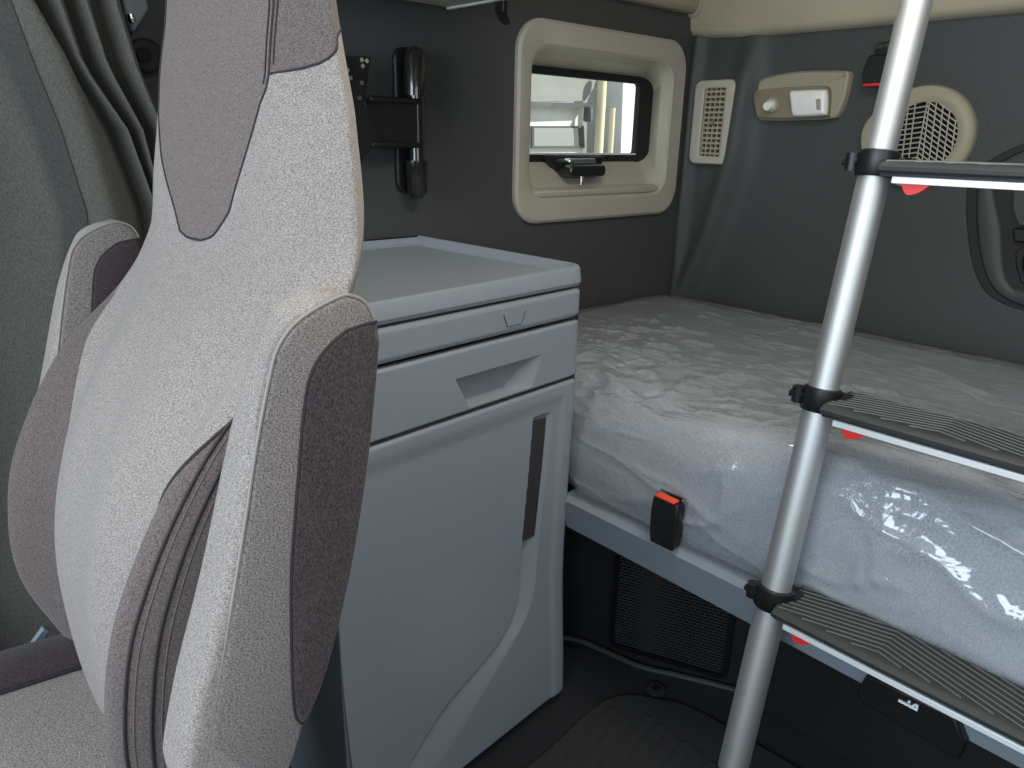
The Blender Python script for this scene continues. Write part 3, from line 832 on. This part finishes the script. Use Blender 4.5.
shelf = front_piece('pull_out_shelf', .921, .977, None, nz=10)
# moulded grip mark on the shelf front, drawn in the shaded grey
b = B()
def on_front(s, z, out=.0012): return plan_pt(s, out, z)
tube(b, [on_front(*q) for q in ((.168, .957), (.177, .935), (.212, .935), (.221, .957))], .0011, 5); obj('grip_mark', b, 'cab_shade', shelf)
def smooth01(x): x = max(0, min(1, x)); return x*x*(3-2*x)
def drawer_depth(s, z):
    # trapezoid scoop: wide at the top, slanting ends
    zt, zb = .864, .806
    f = (zt-z)/(zt-zb)
    e = min((s-.1146-.028*f)/.026, (.329-.032*f-s)/.006, (z-zb)/.004, 1)
    return -(.003+.026*max(0, min(1, f))**.8)*max(0, min(1, e)) if z < zt else 0
front_piece('drawer', .799, .913, drawer_depth, ns=320, nz=90)
SA_Z = [.03, .071, .163, .267, .31, .366, .437, .68, .80]; SA_S = [.46, .408, .283, .148, .112, .096, .090, .073, .070]
SB_Z = [.03, .1167, .2065, .27, .30, .339, .4326, .72, .80]; SB_S = [.60, .476, .358, .205, .170, .147, .138, .1215, .120]
def door_depth(s, z):
    # face set in a little below a soft upper border
    d = -.004*smooth01((s-.035)/.016)*smooth01((.775-z)/.035)
    sa, sb = sitp(z, SA_Z, SA_S), sitp(z, SB_Z, SB_S)
    # channel sloping in from the frame edge to the edge of the door face
    if z < .74:
        k = itp(z, [.03, .10, .22, .45], [0, .25, .75, 1])
        if sa < s < sb: d -= .026*k*((s-sa)/(sb-sa))*smooth01((.74-z)/.012)
        elif sb <= s < sb+.006: d -= .026*k*(1-(s-sb)/.006)*smooth01((.74-z)/.012)
    return d+.012*smooth01((.45-z)/.45)
door = front_piece('door', .03, .792, door_depth, ns=340, nz=260)
b = B(); rows = []
for z in (.474, .482, .55, .62, .70, .724, .729):
    a_, c_ = sitp(z, SA_Z, SA_S), sitp(z, SB_Z, SB_S); r = []
    for k in range(25):
        u = .26+.74*k/24
        r.append(plan_pt(a_+(c_-a_)*u, -.006+(.0015*math.sin(k*1.1) if 3 < k < 22 else 0)-(.004 if k == 24 else 0), z))
    rows.append(r)
loft(b, rows, closed=False)
obj('door_handle', b, 'handle_dark', door)
# bunk-side flank panel
b = B(); fl = cab_plan(0.)[:6]
loft(b, [[(p[0], p[1], z) for p in fl] for z in (.03, .977)], closed=False); loft(b, [[(p[0], p[1]-.012, z) for p in fl] for z in (.03, .977)], closed=False)
obj('flank', b, 'cab', cab)
b = B(); box(b, (.02, -1.518, .03), (.492, -1.506, .983)); obj('flank', b, 'cab', cab, bevel=.003)
b = B(); slab(b, 0, .032, -.03); obj('plinth', b, 'black_soft', cab, smooth=False)

# the moulding leans out a little towards the bunk at the top
def lean(o):
    for ch in list(bpy.data.objects):
        if ch.parent is o:
            if ch.type == 'MESH':
                for v in ch.data.vertices:
                    y = v.co.y+ORG[ch].y
                    v.co.y += .013*smooth01((v.co.z-.25)/.6)*smooth01((y+1.35)/.35)
            lean(ch)
lean(cab)

# ================================================================ lower bunk
bunk = thing('bunk', (1.4, -.5, .45), 'grey bunk base rail running under the wrapped mattress', 'bunk')
X0, X1 = .437, 2.3
b = B()
RP = [(-.925, .536), (-.942, .533), (-.951, .522), (-.948, .506), (-.938, .455), (-.93, .448), (-.60, .448), (-.60, .470), (-.90, .50), (-.905, .536)]
loft(b, [[(x, p[0], p[1]) for p in RP] for x in (X0, X1)], True); obj('front_rail', b, 'rail', bunk, auto=25)
b = B(); box(b, (.02, -.91, .50), (X1, -.03, .53)); obj('deck', b, 'black_soft', bunk, smooth=False)
hp = B()
HPL = [(1.0897,0.4887), (1.2014,0.4943), (1.2131,0.4937), (1.2316,0.458), (1.2297,0.4281), (1.0865,0.436), (1.0794,0.4503)]
prism(hp, HPL, 'y', -.935, -.958); hpo = obj('release_handle', hp, 'black', bunk, bevel=.004)
b = B()
SY = -.9605
(ax_, az_), (bx_, bz_) = [(1.1397,0.4734), (1.1663,0.4736)]
def hl(u, v):   # along / above the printed bunk symbol
    return (ax_+(bx_-ax_)*u, az_+(bz_-az_)*u+v)
prism(b, [hl(0, .0), hl(0, .0036), hl(1, .0036), hl(1, .0)], 'y', SY, SY+.003)
prism(b, [hl(1, .0036), hl(1, .0085), hl(.93, .0105), hl(.80, .0095), hl(.70, .0060), hl(.70, .0036), hl(.78, .0036), hl(.82, .0062), hl(.90, .0068), hl(.92, .0036)], 'y', SY, SY+.003)
q = hl(.52, .0080); prism(b, [(q[0]+.0021*math.cos(a*PI/4), q[1]+.0021*math.sin(a*PI/4)) for a in range(8)], 'y', SY, SY+.003)
obj('bunk_symbol', b, 'white', hpo, smooth=False)

# mattress in clear polythene
mt = thing('mattress', (1.3, -.45, .53), 'pale blue-grey bunk mattress wrapped in crinkled clear plastic', 'mattress')
MX0, MX1 = .02, 2.28
def edge_z(x): return itp(x, [.02, .44, .61, .73, .90, 1.1, 2.3], [.725, .728, .742, .765, .785, .79, .79])
def mprof(x, s):
    """mattress section: s 0 at the wall .. 1 at the foot of the front face"""
    ez = edge_z(x)
    key = [(0, (-.064, .74)), (.03, (-.066, .775)), (.08, (-.09, .787)), (.3, (-.30, .790)), (.5, (-.62, .785)), (.60, (-.80, max(ez, .755)+.012)), (.68, (-.885, ez+.004)), (.73, (-.918, ez-.022)), (.80, (-.934, ez-.075)), (.88, (-.938, .60)), (.95, (-.930, .555)), (1, (-.918, .537))]
    xs = [k[0] for k in key]
    return sitp(s, xs, [k[1][0] for k in key])+.016*max(0, min(1, (.47-x)/.05))*(s > .55)*min(1, (s-.55)*6), sitp(s, xs, [k[1][1] for k in key])
b = B(); rows = []
for i in range(81):
    x = MX0+(MX1-MX0)*i/80; ring = []
    for k in range(61):
        y, z = mprof(x, k/60); ring.append((x, y+.004, z-.004))
    rows.append(ring+[(x, -.9, .533), (x, -.05, .533)])
loft(b, rows, True); obj('mattress_body', b, 'mattress', mt, auto=80)
def ridged(p, k=4):
    v = 0; a = 1; f = 1
    for _ in range(k):
        v += a*(1-abs(noise.noise(p*f)))**2; a *= .5; f *= 2.1
    return v
NXm, NSm = 420, 230
CR = [((.30, .55), (.60, .70), .007), ((.42, .60), (.66, .71), .006), ((.20, .60), (.50, .66), .005), ((.38, .70), (.56, .68), .007), ((.40, .73), (.62, .72), .006), ((.36, .66), (.52, .67), .006),
      ((.765, .80), (.80, .74), .006), ((.80, .84), (.81, .745), .006), ((.93, .72), (.90, .80), .006), ((1.06, .83), (1.13, .80), .006), ((1.08, .86), (1.05, .80), .005), ((1.22, .82), (1.36, .86), .008), ((1.0, .70), (1.2, .74), .006), ((.46, .78), (.75, .86), .005), ((.43, .672), (.60, .69), .008), ((.58, .69), (.78, .70), .006), ((.82, .72), (1.0, .69), .007), ((1.02, .78), (1.25, .84), .008), ((1.15, .74), (1.5, .80), .008)]
for _ in range(40):
    q_ = (random.uniform(.08, .75), random.uniform(.42, .70)); a_ = random.uniform(-.35, .5); l_ = random.uniform(.05, .16)
    CR.append((q_, (q_[0]+l_*math.cos(a_), q_[1]+l_*math.sin(a_)*.75), random.uniform(.003, .006)))
for _ in range(80):
    a_ = random.uniform(-.6, .6) if random.random() < .7 else random.uniform(1.0, 2.1)
    q_ = (random.uniform(.1, 1.6), random.uniform(.1, .98)); l_ = random.uniform(.05, .22)
    CR.append((q_, (q_[0]+l_*math.cos(a_), q_[1]+l_*math.sin(a_)*.75), random.uniform(.003, .007)))
def crease(x, s):
    h = 0
    for (a, c, amp) in CR:
        dx, ds = c[0]-a[0], (c[1]-a[1])*1.35
        px, ps = x-a[0], (s-a[1])*1.35
        L2 = dx*dx+ds*ds; t = (px*dx+ps*ds)/L2
        if t < -.1 or t > 1.1: continue
        w = amp*(2.0 if a[1] < .7 else 1.3)
        d = (px*ds-ps*dx)/math.sqrt(L2)+.006*math.sin(t*9+a[0]*31)
        if abs(d) > 3*w: continue
        h += amp*math.exp(-abs(d)/w)*max(0, min(1, (t+.1)*5, (1.1-t)*5))
    return h
rows = []
for i in range(NXm+1):
    x = MX0+.01+(MX1-MX0-.02)*((i/NXm)**1.25); r = []
    for k in range(NSm+1):
        s = k/NSm
        y, z = mprof(x, s); e = .004
        ya, za = mprof(x, max(0, s-e)); yb_, zb_ = mprof(x, min(1, s+e))
        t = Vector((0, yb_-ya, zb_-za)).normalized(); nrm = Vector((0, t.z, -t.y))
        if nrm.y > 0 and s > .5: nrm = -nrm
        if nrm.z < 0 and s < .6: nrm = -nrm
        u = s*1.35
        w = crease(x, s)+(.0046 if s < .66 else .005)*ridged(Vector((x*2.3+u*1.5, u*5.2-x*1.2, 3.1)))+.002*ridged(Vector((x*7+u*2, u*9+x*5, 9.7)), 2)+.0006*noise.noise(Vector((x*40, u*46, 2.)))
        k_ = 1. if s < .97 else (1-s)/.03
        p = Vector((x, y, z))+nrm*(.0025+(w-.004)*1.0*k_+.002)
        r.append(p)
    rows.append(r)
b = B(); loft(b, rows, closed=False); obj('plastic_wrap', b, 'film', mt, auto=180)

# belt buckle standing at the mattress edge
b2 = thing('belt_buckle', (.70, -.95, .54), 'black belt buckle with orange-red button standing against the wrapped mattress', 'belt buckle')
b = B()
def bb(x, y, z): return (x, y, z)
bx0, bx1 = .677, .735
rings = []
for z, k, yo in ((.540, .86, 0), (.565, .97, 0), (.60, 1.0, .001), (.625, .97, .002), (.632, .92, .003)):
    cx = (bx0+bx1)/2
    rings.append([(cx+(p[0])*k, -.956+yo+p[1]*k, z+(.004 if p[1] > 0 else 0)) for p in rrect(-.030, -.016, .030, .016, .006, 3)])
loft(b, rings, True); obj('buckle_body', b, 'black', b2, auto=50)
b = B(); box(b, (.683, -.9705, .6325), (.727, -.9535, .6375)); obj('release_button', b, 'orange', b2, bevel=.002)
b = B(); box(b, (.681, -.951, .634), (.729, -.945, .6405)); obj('tongue_slot', b, 'gap', b2, smooth=False)
b = B(); box(b, (.694, -.952, .534), (.718, -.948, .555)); obj('buckle_strap', b, 'black_soft', b2, smooth=False)

# ================================================================ ladder
(yT, zT), = [(-0.8584,1.4362)]
(yB, zB), = [(-1.0547,0.2785)]
LX = .95
def lad_y(z): return yT+(yB-yT)*(z-zT)/(zB-zT)
lad = thing('bunk_ladder', (1.2, lad_y(.27), .27), 'aluminium bunk ladder with black clamps and ribbed dark treads', 'ladder')
TZ = [.572, .890, 1.224]
ZTOP, ZBOT = 1.62, .262
for lx in (LX, LX+.52):
    lims = [ZBOT, TZ[0], TZ[1], TZ[2], ZTOP]; rad = [.0240, .0228, .0216, .0204]
    b = B()
    for k in range(4):
        a, c = lims[k], lims[k+1]+(.0 if k < 3 else 0)
        cyl(b, (lx, lad_y(a), a), (lx, lad_y(c), c), rad[k], 40)
    st = obj('stile', b, 'alu', lad, auto=40)
    b = B(); cyl(b, (lx, lad_y(ZBOT-.012), ZBOT-.012), (lx, lad_y(ZBOT+.003), ZBOT+.003), .0245, 28); obj('foot_cap', b, 'black_soft', st)
    ax = Vector((0, lad_y(1)-lad_y(0), 1)).normalized()
    for k, z in enumerate(TZ):
        c = Vector((lx, lad_y(z), z)); s = 1 if lx == LX else -1
        b = B(); r0 = .0285-.001*k
        tube(b, [c-ax*.016, c-ax*.014, c+ax*.018, c+ax*.020], [r0-.002, r0, r0, r0-.003], 32)
        # clamping ear towards the cab and lug towards the tread
        e = c+Vector((-.030*s, -.012, .006)); cyl(b, e+Vector((0, 0, -.013)), e+Vector((0, 0, .011)), .0095, 14)
        cyl(b, c+Vector((-.02*s, -.014, .004)), c+Vector((-.042*s, -.012, .004)), .006, 12)
        box(b, (min(c.x+.012*s, c.x+.034*s), c.y+.004, c.z+.002), (max(c.x+.012*s, c.x+.034*s), c.y+.028, c.z+.012))
        obj('clamp', b, 'black', lad, auto=45)
for k, z in enumerate(TZ):
    yc_ = lad_y(z)+.012; xa, xb = LX+.019, LX+.52-.019
    zt = z+.008
    b = B()
    pr = [(.047, zt-.004), (.043, zt), (-.037, zt), (-.047, zt-.002), (-.053, zt-.007), (-.053, zt-.012), (-.049, zt-.0155), (-.044, zt-.0155), (-.044, zt-.020), (.040, zt-.020), (.047, zt-.015)]
    loft(b, [[(x, yc_+p[0], p[1]) for p in pr] for x in (xa, xb)], True)
    tr = obj('tread', b, 'tread', lad, auto=30)
    # chevron anti-slip ribs
    b = B(); xm = xa+.150
    def rib(p, q):
        box_pts = []
        d = Vector((q[0]-p[0], q[1]-p[1])); n_ = Vector((-d.y, d.x)).normalized()*.0007
        pts = [(p[0]+n_.x, p[1]+n_.y), (p[0]-n_.x, p[1]-n_.y), (q[0]-n_.x, q[1]-n_.y), (q[0]+n_.x, q[1]+n_.y)]
        prism(b, pts, 'z', zt-.0005, zt+.0012)
    y0, y1 = yc_-.040, yc_+.043
    for i in range(-14, 22):
        # slanting runs, clipped to the tread
        ya = y0+.0112*i
        for (xs, xe, sl) in ((xa+.004, xm, .30), (xm, xb-.004, -.30)):
            P0 = [xs, ya if sl > 0 else ya+.30*.146]; P1 = [xe, P0[1]+sl*(xe-xs)]
            lo, hi = (P0, P1) if P0[1] < P1[1] else (P1, P0)
            if hi[1] <= y0 or lo[1] >= y1: continue
            def cut(a, c, y): t = (y-a[1])/(c[1]-a[1]); return [a[0]+(c[0]-a[0])*t, y]
            if lo[1] < y0: lo = cut(lo, hi, y0)
            if hi[1] > y1: hi = cut(lo, hi, y1)
            rib(lo, hi)
    obj('tread_ribs', b, 'rib', tr, smooth=False)
    b = B(); box(b, (xa+.018, yc_-.0475, zt-.0285), (xb-.018, yc_-.03, zt-.0195)); obj('edge_strip', b, 'alu_edge', tr, bevel=.001)
    b = B(); xr = xa+.043
    prism(b, smooth_poly([(xr-.012, zt-.028), (xr-.012, zt-.031), (xr-.004, zt-.042), (xr+.010, zt-.039), (xr+.020, zt-.031), (xr+.022, zt-.028)], 4), 'y', yc_-.044, yc_-.032)
    obj('release_tab', b, 'red', tr, bevel=.001)
    b = B(); xr = xb-.043
    prism(b, smooth_poly([(xr+.012, zt-.028), (xr+.012, zt-.031), (xr+.004, zt-.042), (xr-.010, zt-.039), (xr-.020, zt-.031), (xr-.022, zt-.028)], 4), 'y', yc_-.044, yc_-.032)
    obj('release_tab', b, 'red', tr, bevel=.001)

# ================================================================ floor things
# air grille let into the panel below the bunk
gA, gB = Vector((.436, -.752)), Vector((.697, -.638))
gu = (gB-gA).normalized(); gn = Vector((gu.y, -gu.x))
gr = thing('air_grille', (.56, -.705, .20), 'black slotted air grille in the panel under the bunk', 'grille')
def gp(u, z, o): p = gA+gu*u+gn*o; return (p.x, p.y, z)
GW = (gB-gA).length
go = rrect(0, .062, GW, .44, .02, 5); gi = rrect(.012, .074, GW-.012, .43, .014, 5)
b = B()
loft(b, [[gp(p[0], p[1], o) for p in r] for r, o in ((go, -.03), (go, .018), (gi, .022), (gi, .008))], True, (False, False)); obj('grille_frame', b, 'black', gr, auto=40)
b = B(); loft(b, [[gp(p[0], p[1], o) for p in gi] for o in (.002, .004)], True); obj('grille_backing', b, 'gap', gr, smooth=False)
b = B()
def gbar(u0, u1, z0, z1, o0, o1):
    vs = [b.verts.new(gp(u, z, o)) for u in (u0, u1) for z in (z0, z1) for o in (o0, o1)]
    for f in ((0,1,3,2),(4,6,7,5),(0,4,5,1),(2,3,7,6),(0,2,6,4),(1,5,7,3)): b.faces.new([vs[i] for i in f])
nr = 44
for i in range(nr):
    z = .078+.350*i/(nr-1)
    gbar(.012, GW-.012, z-.0017, z+.0017, .008, .015)
    for j in range(17):
        u = .012+(GW-.024)*(j+(.5 if i % 2 else 0))/17
        gbar(u-.0013, u+.0013, z, z+.350/(nr-1), .008, .0135)
obj('grille_mesh', b, 'grille', gr, smooth=False)

# ribbed floor mat
fm = thing('floor_mat', (.75, -1.05, 0), 'black ribbed rubber floor mat between the locker and bunk', 'mat')
MO = [(.56, -1.30), (.545, -1.08), (.525, -.90), (.545, -.82), (.60, -.775), (.70, -.73), (1.1, -.70), (1.3, -.70), (1.3, -1.7), (.62, -1.7)]
b = B(); prism(b, smooth_poly(MO, 4, True), 'z', 0, .012); obj('mat_body', b, 'mat', fm, bevel=.004)
b = B()
for i in range(26):
    x = .56+.034*i
    y1 = min(-.80-.0, -.84+.0*i) if i else -.90
    p, q = Vector((x, -.84 if i > 1 else -.88)), Vector((x+.02+.10, -1.45))
    if q.x > 1.28: continue
    d = (q-p).normalized(); n_ = Vector((-d.y, d.x))*.0085
    prism(b, [tuple(p+n_), tuple(p-n_), tuple(q-n_), tuple(q+n_)], 'z', .010, .0185)
obj('mat_ribs', b, 'mat', fm, bevel=.002)
(fx, fy), = [(0.5826,-0.7529)]
b = B(); tube(b, [(fx, fy, .010), (fx, fy, .015), (fx, fy, .017)], [.022, .020, .015], 24); fs = obj('mat_fastener', b, 'mat', fm)
b = B(); cyl(b, (fx, fy, .015), (fx, fy, .020), .009, 18); obj('fastener_stud', b, 'black', fs)

# ================================================================ outside the window
tk = thing('parked_truck', (-3.2, 3.0, -1.25), 'white truck cab parked outside, seen through the sleeper window', 'truck')
TX = -2.6
def out(pts): return pts
b = B()
wh = [(1.7867,1.3274), (2.2938,1.34), (2.3153,1.198), (1.7921,1.1935)]
ho = [(1.6267,1.4463), (2.3056,1.4734), (2.339,1.1041), (1.637,1.1055)]
ringed(b, ho, wh, 'x', TX, TX-.08); obj('cab_side', b, 't_white', tk, smooth=False)
b = B(); prism(b, [(1.5727,1.7443), (2.4045,1.7406), (2.3928,1.6163), (2.302,1.5218), (1.5799,1.4826)], 'x', TX+.02, TX-.3); obj('roof_fairing', b, 't_grey', tk, smooth=False)
b = B(); prism(b, [(1.5799,1.4826), (2.303,1.508), (2.2733,1.4721), (1.5811,1.4381)], 'x', TX+.06, TX-.2); obj('roof_gutter', b, 't_dark', tk, smooth=False)
b = B(); ringed(b, [(1.7768,1.3338), (2.3042,1.3473), (2.3269,1.1909), (1.7826,1.1867)], [(1.7966,1.321), (2.2835,1.3327), (2.3038,1.2051), (1.8016,1.2003)], 'x', TX+.02, TX-.02); obj('window_seal', b, 't_dark', tk, smooth=False)
b = B()
(p0, p1) = [(2.3916,1.7351), (2.4204,1.0344)]
tube(b, [(-2.5, p0[0], p0[1]), (-2.5, p0[0], p1[1])], .034, 16); obj('exhaust_stack', b, 't_cream', tk)
b = B()
(p0, p1) = [(2.5273,1.481), (2.5475,1.0331)]
tube(b, [(-2.5, p0[0], p0[1]), (-2.5, p0[0], p1[1])], .02, 12); obj('air_pipe', b, 't_cream', tk)
b = B()
(p0, p1) = [(2.2505,1.4836), (2.2807,1.3748)]
box(b, (-2.55, p0[0], p1[1]), (-2.47, p1[0], p0[1])); obj('mirror', b, 't_dark', tk, bevel=.02)
b = B(); prism(b, [(2.6007,1.8401), (3.1028,1.879), (3.1603,0.9678), (2.6658,0.975)], 'x', -2.9, -3.0); obj('bulkhead', b, 't_grey', tk, smooth=False)
b = B(); prism(b, [(2.8545,1.8489), (3.1766,1.8738), (3.2233,0.9765), (2.8959,0.9812)], 'x', -2.7, -3.0); obj('trailer_body', b, 't_white', tk, smooth=False)
b = B(); prism(b, [(1.5438,1.1057), (3.1476,1.1023), (3.1733,0.901), (1.5479,0.9384)], 'x', TX+.02, -3.0); obj('chassis', b, 't_dark', tk, smooth=False)
hz = B()
for k in range(26):
    c = Vector((-15+random.uniform(-.8, .8), 8.5+k*.36, random.uniform(-.2, .3)))
    bmesh.ops.create_icosphere(hz, subdivisions=2, radius=random.uniform(.5, .9), matrix=Matrix.Translation(c))
for v in hz.verts: v.co += Vector((noise.noise(v.co*2.1), noise.noise(v.co*2.3+Vector((5, 0, 0))), noise.noise(v.co*2.2+Vector((0, 7, 0)))))*.3
h_ = obj('hedge', hz, 'leaf', None, origin=(-15, 13, -1.3)); tag(h_, 'green hedge far outside beyond the parked truck', 'hedge'); h_['kind'] = 'stuff'
b = B(); box(b, (-60, -60, -1.35), (60, 60, -1.30)); struct('ground', b, 'ground', smooth=False)

# ================================================================ light
w = bpy.data.worlds.new('World'); SC.world = w; w.use_nodes = True
nt = w.node_tree; bgn = nt.nodes['Background']
tc = nt.nodes.new('ShaderNodeTexCoord'); sx = nt.nodes.new('ShaderNodeSeparateXYZ'); rp = nt.nodes.new('ShaderNodeValToRGB')
rp.color_ramp.elements[0].position = .42; rp.color_ramp.elements[0].color = (.42, .40, .36, 1)
rp.color_ramp.elements[1].position = .56; rp.color_ramp.elements[1].color = (.93, .97, 1.0, 1)
e = rp.color_ramp.elements.new(.95); e.color = (.62, .78, 1.0, 1)
mr = nt.nodes.new('ShaderNodeMath'); mr.operation = 'MULTIPLY_ADD'; mr.inputs[1].default_value = .5; mr.inputs[2].default_value = .5
nt.links.new(tc.outputs['Generated'], sx.inputs[0]); nt.links.new(sx.outputs['Z'], mr.inputs[0]); nt.links.new(mr.outputs[0], rp.inputs['Fac']); nt.links.new(rp.outputs['Color'], bgn.inputs['Color'])
bgn.inputs['Strength'].default_value = 1.0

def area(name, loc, rot, sx_, sy_, power, col=(1, 1, 1)):
    l = bpy.data.lights.new(name, 'AREA'); l.shape = 'RECTANGLE'; l.size = sx_; l.size_y = sy_; l.energy = power; l.color = col
    o = bpy.data.objects.new(name, l); COL.objects.link(o); o.location = loc; o.rotation_euler = rot
    return o
area('windscreen_daylight', (1.15, YF-.02, 1.38), (math.radians(90), 0, 0), 2.2, .8, 52, (.74, .87, 1.0))
area('door_window_daylight', (XR-.01, -2.1, 1.36), (math.radians(90), 0, math.radians(90)), 1.2,     .7, 8, (.80, .90, 1.0))
area('roof_fill', (1.15, -1.25, ZR-.01), (0, 0, 0),   .7, .5, 13, (1.0, .95, .86))  # warm fill lamp added under the closed ceiling, which has no hatch

sun = bpy.data.lights.new('sun', 'SUN'); sun.energy = 9.0; sun.angle = .01; sun.color = (1, .96, .88)
so = bpy.data.objects.new('sun', sun); COL.objects.link(so); so.location = (4, 4, 6)
so.rotation_euler = Vector((1, .9, 1.5)).to_track_quat('Z', 'Y').to_euler()

# ================================================================ camera
cam = bpy.data.cameras.new('camera'); co = bpy.data.objects.new('camera', cam); COL.objects.link(co)
cam.sensor_fit = 'HORIZONTAL'; cam.sensor_width = 36; cam.lens = 36*740/1024; cam.clip_start = .02
RM = Matrix([[0.667348, -0.248171, 0.702181], [0.744445, 0.195465, -0.638432], [0.021189, 0.948791, 0.315193]])
co.matrix_world = Matrix.Translation((1.41, -1.99, 1.25)) @ RM.to_4x4()
SC.camera = co
SC.view_settings.view_transform = 'Standard'; SC.view_settings.look = 'None'
SC.view_settings.exposure = 0.0; SC.view_settings.gamma = 1; SC.view_settings.use_curve_mapping = False
SC.cycles.use_denoising = True
